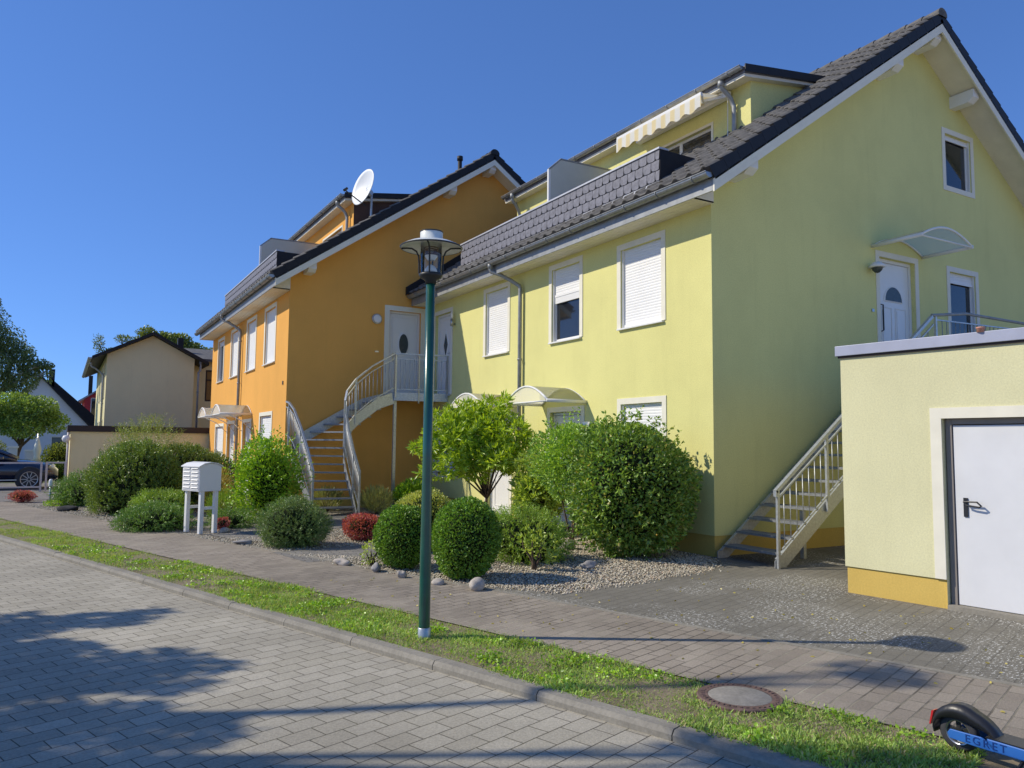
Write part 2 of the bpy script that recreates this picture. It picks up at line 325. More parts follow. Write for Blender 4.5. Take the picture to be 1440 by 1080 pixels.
def sprays(name, label, cat, base, rad, h, mat, n, ln, wd, seed, per=22, sl=.25, up=.5, group=None, zlow=0, amp=.25, core=True, droop=0, cs=.6, shell=.5):
    """conifer-like: shoots carrying many needles"""
    t = thing(name, label, cat, (base[0], base[1], 0), group)
    cz = zlow+(h-zlow)*.42; rz = (h-zlow)*.58
    P, nr = blob_pts((base[0], base[1], cz), (rad[0], rad[1], rz), n, seed, shell, amp, 14, .03)
    D = unit(nr+np.array([0, 0, up])+rng.normal(0, .35, nr.shape))
    s = np.tile(np.linspace(0, 1, per), len(P)); Pi = np.repeat(P, per, 0); Di = np.repeat(D, per, 0)
    PP = Pi+Di*(s*sl)[:, None]; PP[:, 2] -= droop*s*s*sl
    rd = unit(rng.normal(0, 1, PP.shape)); ND = unit(Di*.9+rd*.9)
    V, F = leaves(PP, ND, ln, wd, .1, .1)
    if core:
        CV, CF = core_mesh((base[0], base[1], cz), (rad[0], rad[1], rz), seed, amp, 14, cs); npmesh('shade_core', CV, CF, L['core'], t)
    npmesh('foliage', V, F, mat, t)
    tips = [tuple(P[i]) for i in range(0, min(n, 40), 8)]; stems(t, (base[0], base[1], 0), tips, .02, mt['bark'], 'stems')
    return t
def tree(name, label, base, trunk_h, tr, clumps, mat, n, ln, wd, seed, group=None, bark='bark', droop=0, amp=.25, jit=.5, lean=(0, 0), cat='tree', up=.2, ros=0):
    """clumps: (x,y,z,rx,ry,rz) in world"""
    t = thing(name, label, cat, (base[0], base[1], 0), group)
    mb = MB(); b = Vector((base[0], base[1], -.02)); top = Vector((base[0]+lean[0], base[1]+lean[1], trunk_h))
    mb.tube([b, b.lerp(top, .3)+Vector((.03, .02, 0)), b.lerp(top, .7)-Vector((.03, .02, 0)), top], tr, 10, True, tr*.65)
    for c in clumps:
        e = Vector(c[:3]); mid = top.lerp(e, .5)+Vector((random.uniform(-.1, .1), random.uniform(-.1, .1), (.1-droop*.0)*(e-top).length))
        mb.tube([top-Vector((0, 0, tr)), mid, e], tr*.5, 6, True, tr*.12)
        for q in range(3):
            a = Vector((random.gauss(0, 1)*c[3], random.gauss(0, 1)*c[4], random.gauss(0, 1)*c[5]))*.55; mb.tube([mid.lerp(e, .6), e+a], tr*.18, 5, True, tr*.05)
    mb.build('trunk', mt[bark], t, True)
    Vs = []; Fs = []; off = 0; tot = sum(c[3]*c[4]+c[5]*c[3] for c in clumps)
    for i, c in enumerate(clumps):
        ni = int(n*(c[3]*c[4]+c[5]*c[3])/tot)
        P, nr = blob_pts(c[:3], c[3:6], ni, seed+i, .75, amp)
        D = nr+np.array([0, 0, up-droop*2])
        if ros: P = np.repeat(P[:len(P)//ros], ros, 0); D = np.repeat(D[:len(D)//ros], ros, 0)*.7+rng.normal(0, .6, P.shape)
        V, F = leaves(P, D, ln, wd, jit)
        Vs.append(V); Fs.append(F+off); off += len(V)
    npmesh('crown', np.concatenate(Vs), np.concatenate(Fs), mat, t)
    return t
def rock(name, label, c, r, mat, seed, group=None):
    g = np.random.default_rng(seed); bm = bmesh.new(); bmesh.ops.create_icosphere(bm, subdivisions=3, radius=1)
    q = g.normal(0, 1, (6, 3))
    for v in bm.verts:
        d = v.co.normalized(); s = 1+sum(.1*math.sin(2.2*d.dot(Vector(a))+a[0]*3) for a in q)
        v.co = Vector((d.x*s*r[0], d.y*s*r[1], d.z*s*r[2]))
    me = bpy.data.meshes.new(name); bm.to_mesh(me); bm.free(); o = link(name, me, None, mat, True); o.location = (c[0], c[1], r[2]*.6+(c[2] if len(c) > 2 else 0)); o.rotation_euler = (0, 0, seed)
    return tag(o, label, 'stone', group)

# ------------------------------------------------------------------ ground
U = Vector((-.308, .951, 0)).normalized(); W = Vector((U.y, -U.x, 0))       # along the kerb / across it towards the houses
K0 = Vector((2.29, 5.79, 0))
def kp(a, b, z=0): p = K0+U*a+W*b; return (p.x, p.y, z)
def strip(name, a0, a1, b0, b1, z, mat, zt=None):
    mb = MB(); mb.add([kp(a0, b0, z), kp(a0, b1, z), kp(a1, b1, z), kp(a1, b0, z)], [(0, 1, 2, 3)]); return kind(mb.build(name, mat))
def sheet(name, pts, z, mat): mb = MB(); mb.add([(x, y, z) for x, y in pts], [tuple(range(len(pts)))]); return kind(mb.build(name, mat))
mb = MB(); mb.add([(-400, -300, -.10), (500, -300, -.10), (500, 500, -.10), (-400, 500, -.10)], [(0, 1, 2, 3)]); kind(mb.build('ground', mt['bounceground']))  # mostly unseen; made pale and warm to bounce fill onto the shaded gable
strip('street', -40, 60, -7.5, 0, -.062, mt['street'])
strip('far_verge', -40, 60, -20, -7.5, -.02, mt['bounceground'])  # out of view, same pale tone chosen for bounce light
mb = MB()
for i in range(-8, 34):
    a = i*1.0+.48; g = random.uniform(-.004, .004)
    A = [(-.0, -.14), (-.0, -.028), (.022, .0+g), (.115, .002+g), (.115, -.14)]
    pts = [Vector(kp(a+.004, b, z)) for b, z in A]
    mb.prism([tuple(p) for p in pts], tuple(U*.992))
kind(mb.build('kerb', mt['kerb']))
GW0, GW1, PW = .11, .95, 2.32
strip('grass_strip_soil', -8, 34, GW0, GW1+.02, -.012, mt['earth'])
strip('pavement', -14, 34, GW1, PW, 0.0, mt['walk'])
mb = MB()
for i in range(-14, 34): mb.box
edge = MB(); edge.bar(kp(-14, PW+.03, -.03), kp(6.2, PW+.03, -.03), .06, .075, tuple(W)); kind(edge.build('paving_edge', mt['kerb']))
# base behind pavement: gravel bed, then driveway
sheet('gravel_bed', [kp(-1, PW)[:2], kp(34, PW)[:2], (30, 60), (30, 3)], -.006, mt['gravel'])
bed = [kp(1.75, PW)[:2], (4.75, 7.02), (5.6, 7.12), (6.6, 7.3), (7.5, 7.5), (8.0, 7.95), (8.36, 8.3)]
sheet('driveway', [kp(-12, PW+.06)[:2], kp(1.75, PW+.06)[:2]]+bed[1:]+[(20, 8.3), (20, -5)], -.002, mt['drive'])
sheet('house_path', [(2.94, 10.42), (3.99, 10.56), (6.2, 11.3), (8.36, 11.5), (8.36, 12.9), (6.0, 12.6), (4.38, 11.75), (2.75, 11.6)], .002, mt['path'])
sheet('stair_path', [(2.72, 12.95), (3.4, 13.4), (4.9, 14.6), (5.9, 15.8), (5.9, 16.9), (4.8, 16.9), (4.3, 15.5), (3.4, 14.7), (2.3, 14.25)], .002, mt['path'])
sheet('side_drive', [(-6, 24.4), (-1.2, 24.2), (.2, 24.8), (.25, 30), (.25, 60), (-12, 60)], .003, mt['path'])
sheet('garden_lawn', [(-14, 34.5), (.2, 34.5), (2, 58), (-14, 58)], .01, mt['lawn'])

# grass blades on the verge strip
n = 120000
a = np.concatenate([rng.uniform(-3.9, 3, n//2), rng.uniform(3, 24, n//2)]); b = rng.uniform(GW0-.03, GW1+.07, n)
x = K0.x+U.x*a+W.x*b; y = K0.y+U.y*a+W.y*b
dens = np.sin(x*3.1+1.3*np.sin(y*2.3))*np.sin(y*2.7+x)*.5+.5+.25*np.sin(x*11)*np.sin(y*9)
edg = np.minimum(b-GW0+.02, GW1+.02+.05*np.sin(a*3.7)*np.sin(a*8.1+1)-b); keep = rng.random(n) < np.clip(.35+.75*dens, .12, 1)*np.clip(.45+edg*9, 0, 1)
keep &= (x-3.84)**2+(y-3.61)**2 > .275**2
x, y, dens = x[keep], y[keep], dens[keep]; P = np.stack([x, y, np.full_like(x, -.012)], 1)
D = unit(np.stack([rng.normal(0, .75, len(x)), rng.normal(0, .75, len(x)), rng.uniform(.35, 1.1, len(x))], 1))
sc = (.5+.8*np.clip(dens, 0, 1))
V, F = leaves(P, D, .038, .0075, .1, .15)
V = (V.reshape(-1, 6, 3)-P[:, None])*sc[:, None, None]+P[:, None]; V[:, :, 2] -= 0
kind(npmesh('grass', V.reshape(-1, 3), F, mt['grass']), 'stuff')
# clover and broad-leaved weeds
n = 5000; cxy = [(rng.uniform(-3.6, 9), rng.uniform(.16, .9)) for _ in range(70)]
ii = rng.integers(0, 70, n); ca = np.array(cxy)[ii]+rng.normal(0, .07, (n, 2)); ok = (ca[:, 1] > .12) & (ca[:, 1] < .94); ca = ca[ok]
P = np.stack([K0.x+U.x*ca[:, 0]+W.x*ca[:, 1], K0.y+U.y*ca[:, 0]+W.y*ca[:, 1], rng.uniform(.0, .03, len(ca))], 1); P = P[(P[:, 0]-3.84)**2+(P[:, 1]-3.61)**2 > .29**2]
V, F = leaves(P, np.concatenate([rng.normal(0, 1, (len(P), 2)), rng.uniform(.0, .5, (len(P), 1))], 1), .024, .02, .2, .1); kind(npmesh('clover', V, F, L['bright']), 'stuff')
# fallen leaves on the pavement and driveway
n = 260; P = np.stack([rng.uniform(2.5, 7.6, n), rng.uniform(2.6, 9.0, n), np.full(n, .006)], 1)
inside = (P[:, 0]-K0.x)*W.x+(P[:, 1]-K0.y)*W.y > GW1+.05
P = P[inside]; V, F = leaves(P, np.concatenate([rng.normal(0, 1, (len(P), 2)), np.zeros((len(P), 1))], 1), .03, .018, .12, .12); kind(npmesh('fallen_leaves', V, F, L['dry']), 'stuff')
# pebbles
def inpoly(x, y, poly):
    r = np.zeros(len(x), bool); m = len(poly); j = m-1
    for i in range(m):
        xi, yi = poly[i]; xj, yj = poly[j]; c = ((yi > y) != (yj > y)) & (x < (xj-xi)*(y-yi)/(yj-yi+1e-9)+xi); r ^= c; j = i
    return r
bedA = [kp(1.72, PW+.0)[:2], kp(5.1, PW+.0)[:2], (3.99, 10.5), (6.2, 11.2), (8.3, 11.4), (8.3, 8.25), (7.9, 7.85), (7.45, 7.4), (6.6, 7.25), (5.6, 7.05), (4.75, 6.97)]
bedB = [kp(6.3, PW)[:2], kp(7.9, PW)[:2], (3.5, 13.3), (4.9, 14.5), (5.9, 15.6), (6.3, 12.7), (4.38, 11.8), (2.9, 11.65)]
bedC = [kp(9.0, PW)[:2], kp(17, PW)[:2], (0.5, 22.5), (3.5, 20), (4.5, 17)]
vs = []; fs = []; off = 0
oct_v = np.array([(1, 0, 0), (-1, 0, 0), (0, 1, 0), (0, -1, 0), (0, 0, 1), (0, 0, -1)]); oct_f = np.array([(0, 2, 4), (2, 1, 4), (1, 3, 4), (3, 0, 4), (2, 0, 5), (1, 2, 5), (3, 1, 5), (0, 3, 5)])
for poly, n in ((bedA, 26000), (bedB, 9000), (bedC, 9000)):
    q = np.array(poly); x = rng.uniform(q[:, 0].min(), q[:, 0].max(), n); y = rng.uniform(q[:, 1].min(), q[:, 1].max(), n); j = rng.normal(0, .05, (2, n)); k = inpoly(x+j[0], y+j[1], poly); x, y = x[k], y[k]; n = len(x)
    th = rng.uniform(0, 6.3, n); s = rng.uniform(.007, .017, (n, 1))*np.array([[1, 1, .7]])*rng.uniform(.7, 1.4, (n, 3))
    v = oct_v[None]*s[:, None]; v = np.stack([v[:, :, 0]*np.cos(th)[:, None]-v[:, :, 1]*np.sin(th)[:, None], v[:, :, 0]*np.sin(th)[:, None]+v[:, :, 1]*np.cos(th)[:, None], v[:, :, 2]+.002], 2)
    v[:, :, 0] += x[:, None]; v[:, :, 1] += y[:, None]; vs.append(v.reshape(-1, 3)); fs.append((oct_f[None]+np.arange(n)[:, None, None]*6).reshape(-1, 3)+off); off += n*6
kind(npmesh('pebbles', np.concatenate(vs), np.concatenate(fs), mt['pebble'], None, True), 'stuff')

# ------------------------------------------------------------------ house building blocks
# frames T(u, n, z): u along the wall, n outward, z up
def TX(x0): return lambda u, n, z: (x0-n, u, z)
def TY(y0): return lambda u, n, z: (u, y0-n, z)
def wall_cells(mb, u0, u1, z0, top, holes, depth=.16, extra=()):
    """wall sheet with openings and reveals; top(u) = height"""
    us = sorted({u0, u1, *extra, *[h[0] for h in holes], *[h[1] for h in holes]})
    for a, b in zip(us[:-1], us[1:]):
        hs = sorted([h for h in holes if h[0] <= a+1e-6 and h[1] >= b-1e-6], key=lambda h: h[2]); z = z0
        for h in hs: 
            if h[2] > z+1e-6: mb.add([(a, 0, z), (b, 0, z), (b, 0, h[2]), (a, 0, h[2])], [(0, 1, 2, 3)])
            z = h[3]
        mb.add([(a, 0, z), (b, 0, z), (b, 0, top(b)), (a, 0, top(a))], [(0, 1, 2, 3)])
    for h in holes:
        a, b, c, d = h[:4]
        for q in (((a, c), (a, d)), ((b, c), (b, d)), ((a, c), (b, c)), ((a, d), (b, d))):
            (p, r), (s_, t_) = q; mb.add([(p, 0, r), (s_, 0, t_), (s_, -depth, t_), (p, -depth, r)], [(0, 1, 2, 3)])
def frame_ring(mb, u0, u1, z0, z1, w, n0, n1, bottom=True):
    mb.box(u0, u0+w, n0, n1, z0, z1); mb.box(u1-w, u1, n0, n1, z0, z1); mb.box(u0+w, u1-w, n0, n1, z1-w, z1)
    if bottom: mb.box(u0+w, u1-w, n0, n1, z0, z0+w)
def shutter(mb, u0, u1, zb, z1, n0=-.062, n1=-.048):
    z = zb+.045; mb.box(u0, u1, n0-.004, n1+.006, zb, zb+.043)
    while z < z1-.004:
        h = min(.048, z1-z); mb.add([(u0, n0, z), (u1, n0, z), (u0, n1-.010, z+.004), (u1, n1-.010, z+.004), (u0, n1-.009, z+h*.6), (u1, n1-.009, z+h*.6), (u0, n0, z+h), (u1, n0, z+h)], [(0, 1, 3, 2), (2, 3, 5, 4), (4, 5, 7, 6)]); z += h
def window(T, p, u0, u1, z0, z1, shut=0, sur=.1, label=None, transom=False, mull=0, sill=True, glass='glassd', bar=False):
    m = MB(T); frame_ring(m, u0, u1, z0, z1, .055, -.12, -.075)
    for k in range(mull): c = u0+(u1-u0)*(k+1)/(mull+1); m.box(c-.04, c+.04, -.12, -.073, z0+.055, z1-.055)
    w = m.build('window', mt['pvc'], p, bevel=.004)
    if label: w['label'] = label
    MB(T).box(u0+.05, u1-.05, -.105, -.092, z0+.05, z1-.05).build('pane', mt[glass], w)
    if sur: s = MB(T); frame_ring(s, u0-sur, u1+sur, z0-(0 if sill else sur), z1+sur, sur, .001, .014, not sill); s.build('surround', mt['trim'], w)
    if sill: MB(T).prism([(u0-.06, .055, z0-.035), (u0-.06, .055, z0-.005), (u0-.06, -.08, z0+.012), (u0-.06, -.08, z0-.035)], (u1-u0+.12, 0, 0)).build('sill', mt['pvc'], w, bevel=.004)
    for a in (u0, u1-.03): MB(T).box(a, a+.03, -.075, -.02, z0+.013, z1).build('guide_rail', mt['pvc'], w)
    if shut > 0:
        zb = z1-(z1-z0)*shut; s = MB(T); shutter(s, u0+.025, u1-.025, max(zb, z0+.014), z1); s.build('roller_shutter', mt['shutter'], w)
        if bar: MB(T).box(u0+.03, u1-.03, -.075, -.05, zb-.13, zb).build('shutter_bar', mt['pvc'], w)
    return w
def door(T, p, u0, u1, z0, z1, glass='oval', hinge_left=True, label=None, sur=.1, handle_mat='alu'):
    m = MB(T); frame_ring(m, u0, u1, z0, z1, .06, -.15, -.08, False); w = m.build('door', mt['pvc'], p, bevel=.004)
    if label: w['label'] = label
    a0, a1, c0, c1 = u0+.065, u1-.065, z0+.02, z1-.065
    lf = MB(T); lf.box(a0, a1, -.15, -.10, c0, c1); l = lf.build('door_leaf', mt['pvc'], w, bevel=.004)
    cx, cz = (a0+a1)/2, z0+(z1-z0)*.62
    g = MB(T); tr = MB(T); K = []
    if glass == 'oval': K = [(cx+.13*math.cos(t), cz+.27*math.sin(t)) for t in np.linspace(0, 6.283, 28, endpoint=False)]; G = 1.22
    elif glass == 'diamond': K = [(cx-.12, cz), (cx, cz-.33), (cx+.12, cz), (cx, cz+.33)]; G = 1.2
    elif glass == 'fan': cz += .08; K = [(cx+.25*math.cos(t), cz+.26*math.sin(t)) for t in np.linspace(0, math.pi, 14)]; G = 1.13
    if K:
        n_ = len(K); g.prism([(u, -.098, z) for u, z in K], (0, .012, 0)); g.build('door_glass', mt['frost'], w)
        O = [(cx+(u-cx)*G, cz+(z-cz)*G-(.02 if glass == 'fan' else 0)) for u, z in K]
        tr.add([(u, -.094, z) for u, z in O]+[(u, -.082, z) for u, z in K]+[(u, -.0995, z) for u, z in O], [(i, (i+1) % n_, n_+(i+1) % n_, n_+i) for i in range(n_)]+[(i, (i+1) % n_, 2*n_+(i+1) % n_, 2*n_+i) for i in range(n_)])
        tr.build('glass_trim', mt['pvc'], w)
    pn = MB(T)   # raised panels
    if glass == 'fan':
        for (x0, x1) in ((a0+.1, cx-.05), (cx+.05, a1-.1)):
            for (y0, y1) in ((c0+.12, c0+.45), (c0+.55, cz-.12)): frame_ring(pn, x0, x1, y0, y1, .018, -.1, -.088); pn.box(x0+.05, x1-.05, -.1, -.09, y0+.05, y1-.05)
    elif glass == 'plain':
        frame_ring(pn, a0+.12, a1-.12, c0+1.15, c1-.14, .018, -.1, -.088); frame_ring(pn, a0+.12, a1-.12, c0+.12, c0+1.0, .018, -.1, -.088)
    else:
        frame_ring(pn, a0+.07, a1-.07, c0+.08, c1-.08, .014, -.1, -.09)
        for k in range(5): x = a0+.13+k*(a1-a0-.26)/4; pn.box(x-.006, x+.006, -.1, -.092, c0+.12, cz-.42)
    pn.build('door_moulding', mt['pvc'], w, bevel=.003)
    hu = a0+.09 if hinge_left else a1-.09; sg = 1 if hinge_left else -1
    h = MB(T)
    if glass == 'fan': h.tube([(hu, -.1, z0+.85), (hu, -.04, z0+.87), (hu, -.04, z0+1.33), (hu, -.1, z0+1.35)], .013, 8)
    else: h.box(hu-.018, hu+.018, -.1, -.09, z0+.92, z0+1.14); h.tube([(hu, -.09, z0+1.07), (hu, -.045, z0+1.07), (hu+sg*.12, -.045, z0+1.07)], .009, 8)
    h.build('handle', mt['black'] if glass == 'fan' else mt[handle_mat], w)
    if sur: s = MB(T); frame_ring(s, u0-sur, u1+sur, z0, z1+sur, sur, .001, .014, False); s.build('surround', mt['trim'], w)
    MB(T).box(u0-.02, u1+.02, -.15, .03, z0-.03, z0+.018).build('threshold', mt['galv'], w)
    return w
def canopy(T, p, u0, u1, z, out, rise=.28, arms=False):
    K = 12; arc = [(u0+(u1-u0)*k/K, z+rise*math.sin(math.pi*k/K)**.9) for k in range(K+1)]
    m = MB(T)
    m.tube([(u, out, c) for u, c in arc], .022, 6); m.tube([(u, .02, c) for u, c in arc], .018, 6)
    for u in (u0, u1): m.bar((u, .0, z), (u, out+.02, z), .035, .06, (1, 0, 0) if T(1, 0, 0)[0] == 1 else (1, 0, 0))
    m.tube([(u0, out, z-.01), (u1, out, z-.01)], .016, 6)
    c = m.build('door_canopy', mt['white'], p, True)
    s = MB(T); s.add([(u, nn, cc+.012) for nn in (.0, out*.5, out) for u, cc in arc]+[(u, nn, cc+.018) for nn in (0., out*.5, out) for u, cc in arc], [(r*(K+1)+k, r*(K+1)+k+1, (r+1)*(K+1)+k+1, (r+1)*(K+1)+k) for r in (0, 1) for k in range(K)])
    s.build('canopy_sheet', mt['poly'], c, True, recalc=False)
    if arms:
        for u in (u0+.02, u1-.02): MB(T).tube([(u, .01, z-.45), (u, out*.35, z-.18), (u, out*.75, z-.02)], .014, 6).build('canopy_bracket', mt['white'], c, True)
    return c
def gutter(p, x, y0, y1, z, r=.075, side=-1, name='gutter'):
    m = MB(); K = 9; vs = []
    for y in (y0, y1):
        for k in range(K): t = math.pi*k/(K-1); vs.append((x+side*(r-r*math.cos(t)), y, z-r*math.sin(t)))
    fs = [(k, k+1, K+k+1, K+k) for k in range(K-1)]; m.add(vs, fs)
    m.add(vs[:K], [tuple(range(K))]); m.add(vs[K:], [tuple(range(K))])
    m.tube([(x+side*2*r, y0, z), (x+side*2*r, y1, z)], .011, 6); m.tube([(x, y0, z+.005), (x, y1, z+.005)], .006, 5)
    g = m.build(name, mt['zinc'], p, recalc=False)
    y = y0+.3; b = MB(); b.tube([(x+side*(r-(r+.007)*math.cos(math.pi*k/8)), y, z-(r+.007)*math.sin(math.pi*k/8)) for k in range(9)], .009, 5); b0 = b.build('gutter_bracket', mt['zincdull'], g, True); y += .78; n_ = 1
    while y < y1: c = b0.copy(); C.objects.link(c); c.parent = g; c.location = (0, .78*n_, 0); y += .78; n_ += 1
    return g
def downpipe(p, x, xw, y, z, zb, name='downpipe', dy=.25, mat='zincdull', k=1.0):
    m = MB(); m.tube([(x, y+dy, z), (x, y+dy, z-.12*k), (x+.02, y+dy, z-.17*k), (x+(xw-x)*.3, y+dy*.7, z-.24*k), (x+(xw-x)*.6, y+dy*.3, z-.38*k), (xw-.085, y+.02, z-.50*k), (xw-.075, y, z-.57*k), (xw-.075, y, z-.7), (xw-.075, y, zb)], .042, 10)
    for q in np.arange(zb+.6, z-.8, 1.3): m.tube([(xw-.075, y, q), (xw-.075, y, q+.04)], .053, 10)
    m.tube([(x, y+dy, z+.02), (x, y+dy, z-.1)], .06, 10); return m.build(name, mt[mat], p, True)
def walllamp(T, p, u, z, style):
    if style == 'disc':
        m = MB(T); l = MB(T); K = 20
        for mm, r, n0, n1 in ((m, .135, .01, .05), (l, .105, .05, .085)): mm.prism([(u+r*math.cos(t), n0, z+r*math.sin(t)) for t in np.linspace(0, 6.283, K, endpoint=False)], (0, n1-n0, 0))
        o = m.build('wall_lamp', mt['alu'], p, bevel=.01); l.build('lamp_glass', mt['pvc'], o, bevel=.02)
    elif style == 'tube':
        m = MB(T); m.tube([(u, .0, z-.1), (u, .09, z-.1)], .02, 8); m.tube([(u, .09, z-.16), (u, .09, z+.02)], .04, 12); o = m.build('wall_lamp', mt['alu'], p, True)
        MB(T).tube([(u, .09, z+.02), (u, .09, z+.2)], .032, 12).build('lamp_glass', mt['pvc'], o, True)
    else:
        m = MB(T); m.lathe([(.005, z+.10), (.07, z+.09), (.125, z+.035), (.13, z), (.10, z-.005)], (u, .15, 0)); m.box(u-.03, u+.03, 0, .1, z, z+.05)
        o = m.build('wall_lamp', mt['white'], p, True); MB(T).lathe([(.095, z), (.08, z-.05), (.04, z-.09), (.005, z-.1)], (u, .15, 0)).build('lamp_glass', mt['frost'], o, True)
    return o

# ------------------------------------------------------------------ roof
def roof_slope(p, name, ya, yb, xe, ze, xr, zr, ridge_z_add=0):
    """pantile sheet from the eave (xe,ze) up to the ridge (xr,zr); y from ya to yb"""
    L_ = math.hypot(xr-xe, zr-ze); dx, dz = (xr-xe)/L_, (zr-ze)/L_; nx, nz = -dz*(1 if xr > xe else -1), abs(dx)
    if xr < xe: nx = dz
    nc = int(round(L_/.335)); cl = L_/nc; pit = .30; per = 10; nu = int((yb-ya)/pit*per)+1
    u = np.linspace(ya, yb, nu); ph = ((u-ya)/pit) % 1.0
    prof = np.where(ph < .45, .048*np.abs(np.sin(np.pi*ph/.45))**.8, np.where(ph > .93, .008, 0.0))
    V = []; Fq = []; off = 0
    for c in range(nc):
        s0, s1 = c*cl-.03, (c+1)*cl
        jit = np.repeat(rng.normal(0, .0025, nu//per+2), per)[:nu]
        rows = [(s0+.06, -.020), (s0, .022), (s0+.014, .038), (s1, .004)]
        for s, h in rows:
            hh = h+(prof if h > -.01 else prof*.0)+jit
            V.append(np.stack([xe+dx*s+nx*(.03+hh), u, ze+dz*s+nz*(.03+hh)], 1))
        for r in range(3):
            i = np.arange(nu-1); Fq.append(np.stack([off+r*nu+i, off+r*nu+i+1, off+(r+1)*nu+i+1, off+(r+1)*nu+i], 1))
        off += 4*nu
    o = npmesh(name, np.concatenate(V), np.concatenate(Fq), mt['tile'], p)
    return o, (dx, dz, nx, nz, nc, cl)
def verge(p, y, xe, ze, g, w=.13, face=-1):
    dx, dz, nx, nz, nc, cl = g; m = MB()
    for c in range(nc):
        s0, s1 = c*cl-.03, (c+1)*cl-.035
        q = [(s0, -.15+.01), (s1, -.15+.01), (s1, .045), (s0+.0, .072)]
        m.prism([(xe+dx*s+nx*h, y, ze+dz*s+nz*h) for s, h in q], (0, w, 0))
    return m.build('verge_tiles', mt['tiledark'], p)
def house(name, label, X, Y0, Y1, dzr, wallmat, panes, gable, yscreen, awn):
    """X = x of the front wall, Y0 = near gable, Y1 = far end"""
    t = thing(name, label, 'house', (X, Y0, 0))
    xe, ze = X-.48, 5.43+dzr; xr = X+5.42; sl = .695; zr = ze+sl*(xr-xe); yv = Y0-.55; depth_x = 2*(xr-X)
    TF, TG = TX(X), TY(Y0)
    zt = lambda x: ze-.06+sl*((x-xe) if x < xr else (2*xr-xe-x))
    fh = [(a, b, c, d) for (a, b, c, d, *_) in panes]
    mb = MB(TF); wall_cells(mb, Y0, Y1, .3, lambda u: 5.42+dzr, fh); mb.build('front_wall', wallmat, t, recalc=False)
    mb = MB(TG); wall_cells(mb, X, X+depth_x, .3, zt, [(a, b, c, d) for (a, b, c, d, *_) in gable], extra=(xr,)); mb.build('gable_wall', wallmat, t, recalc=False)
    mb = MB(); mb.add([(X, Y1, .0), (X+depth_x, Y1, 0), (X+depth_x, Y1, zt(X+depth_x)), (xr, Y1, zt(xr)), (X, Y1, zt(X))], [(0, 1, 2, 3, 4)]); mb.add([(X+depth_x, Y0, 0), (X+depth_x, Y1, 0), (X+depth_x, Y1, zt(X+depth_x)), (X+depth_x, Y0, zt(X+depth_x))], [(0, 1, 2, 3)]); mb.build('rear_wall', wallmat, t, recalc=False)
    # interior core keeps the rooms dark
    MB().box(X+.2, X+depth_x-.2, Y0+.2, Y1-.2, .05, 5.2).build('core', mt['panel'], t)
    pl = MB()
    ys = [Y0-.0]+sum([[h[0]-.1, h[1]+.1] for h in sorted(fh) if h[2] < .3], [])+[Y1]
    for a, b in zip(ys[::2], ys[1::2]): pl.box(X+.012, X+.3, a+.012, b, -.02, .3)
    pl.box(X+.3, X+depth_x, Y0+.012, Y0+.25, -.02, .3); pl.build('plinth', mt['plinth'], t)
    # roof
    f, g = roof_slope(t, 'roof', yv+.06, Y1+(.3 if Y1 > 25 else 0), xe-.03, ze+.14, xr, zr+.16)
    verge(f, yv, xe-.03, ze+.14, g)
    bk, g2 = roof_slope(t, 'roof', yv+.06, Y1, 2*xr-xe+.03, ze+.14, xr, zr+.16); verge(bk, yv, 2*xr-xe+.03, ze+.14, g2)
    m = MB(); y = yv-.02; 
    while y < Y1:
        K = 8; vs = []
        for yy, rr in ((y, .135), (y+.36, .115)):
            for k in range(K+1): a = math.pi*(-.08+1.16*k/K); vs.append((xr-rr*math.cos(a)*1.05, yy, zr+.16+rr*math.sin(a)*.95))
        m.add(vs, [(k, k+1, K+2+k, K+1+k) for k in range(K)]); m.add(vs[:K+1], [tuple(range(K+1))]); y += .335
    m.build('ridge_tiles', mt['tiledark'] if name == 'orange_house' else mt['tile'], f, recalc=False)
    # soffit, barge boards, eave box
    sf = MB()
    for sg in (1, -1):
        ax = lambda x: xr-sg*(xr-x)
        sf.prism([(ax(xe+.02), yv+.03, ze-.075), (ax(xr), yv+.03, zr-.075-.0), (ax(xr), yv+.03, zr-.045), (ax(xe+.02), yv+.03, ze-.045)], (0, Y0-yv-.03, 0))
    sf.build('gable_soffit', mt['soffit'], t)
    bb = MB()
    for sg in (1, -1):
        ax = lambda x: xr-sg*(xr-x)
        bb.prism([(ax(xe), yv+.0, ze-.17), (ax(xr), yv, zr-.17), (ax(xr), yv, zr+.02), (ax(xe), yv, ze+.02)], (0, .028, 0))
    bb.build('barge_board', mt['trim'], t)
    ev = MB(); ev.box(xe+.005, xe+.03, yv+.03, Y1, ze-.15, ze+.12); ev.build('fascia_board', mt['zincdull'], t)
    sb = MB(); k = 0
    sb.box(xe+.032, X-.002, Y0-.06, Y1, ze-.135, ze-.11)
    sb.prism([(xe+.03, Y0-.06, ze-.134), (X-.003, Y0-.06, ze-.134), (X-.003, Y0-.06, ze+.24), (xe+.03, Y0-.06, ze-.05)], (0, .05, 0))
    gr = [xe+.03+(X-xe-.03)*q/4 for q in (1, 2, 3)]
    for q in gr: sb.box(q-.004, q+.004, Y0-.06, Y1, ze-.139, ze-.134)
    sb.build('eave_soffit', mt['soffit'], t)
    for x in (X+.42, xr-1.22, xr, xr+1.22, 2*xr-X-.42):
        zc = zt(x)-.0-(0 if x != xr else .02); w_ = .10
        pu = MB(); pu.prism([(x-w_, Y0+.02, zc-.27), (x-w_, Y0-.36, zc-.27), (x-w_, Y0-.47, zc-.19), (x-w_, Y0-.47, zc-.03), (x-w_, Y0+.02, zc-.03)], (2*w_, 0, 0)); pu.build('purlin_end', mt['white'], t, bevel=.008)
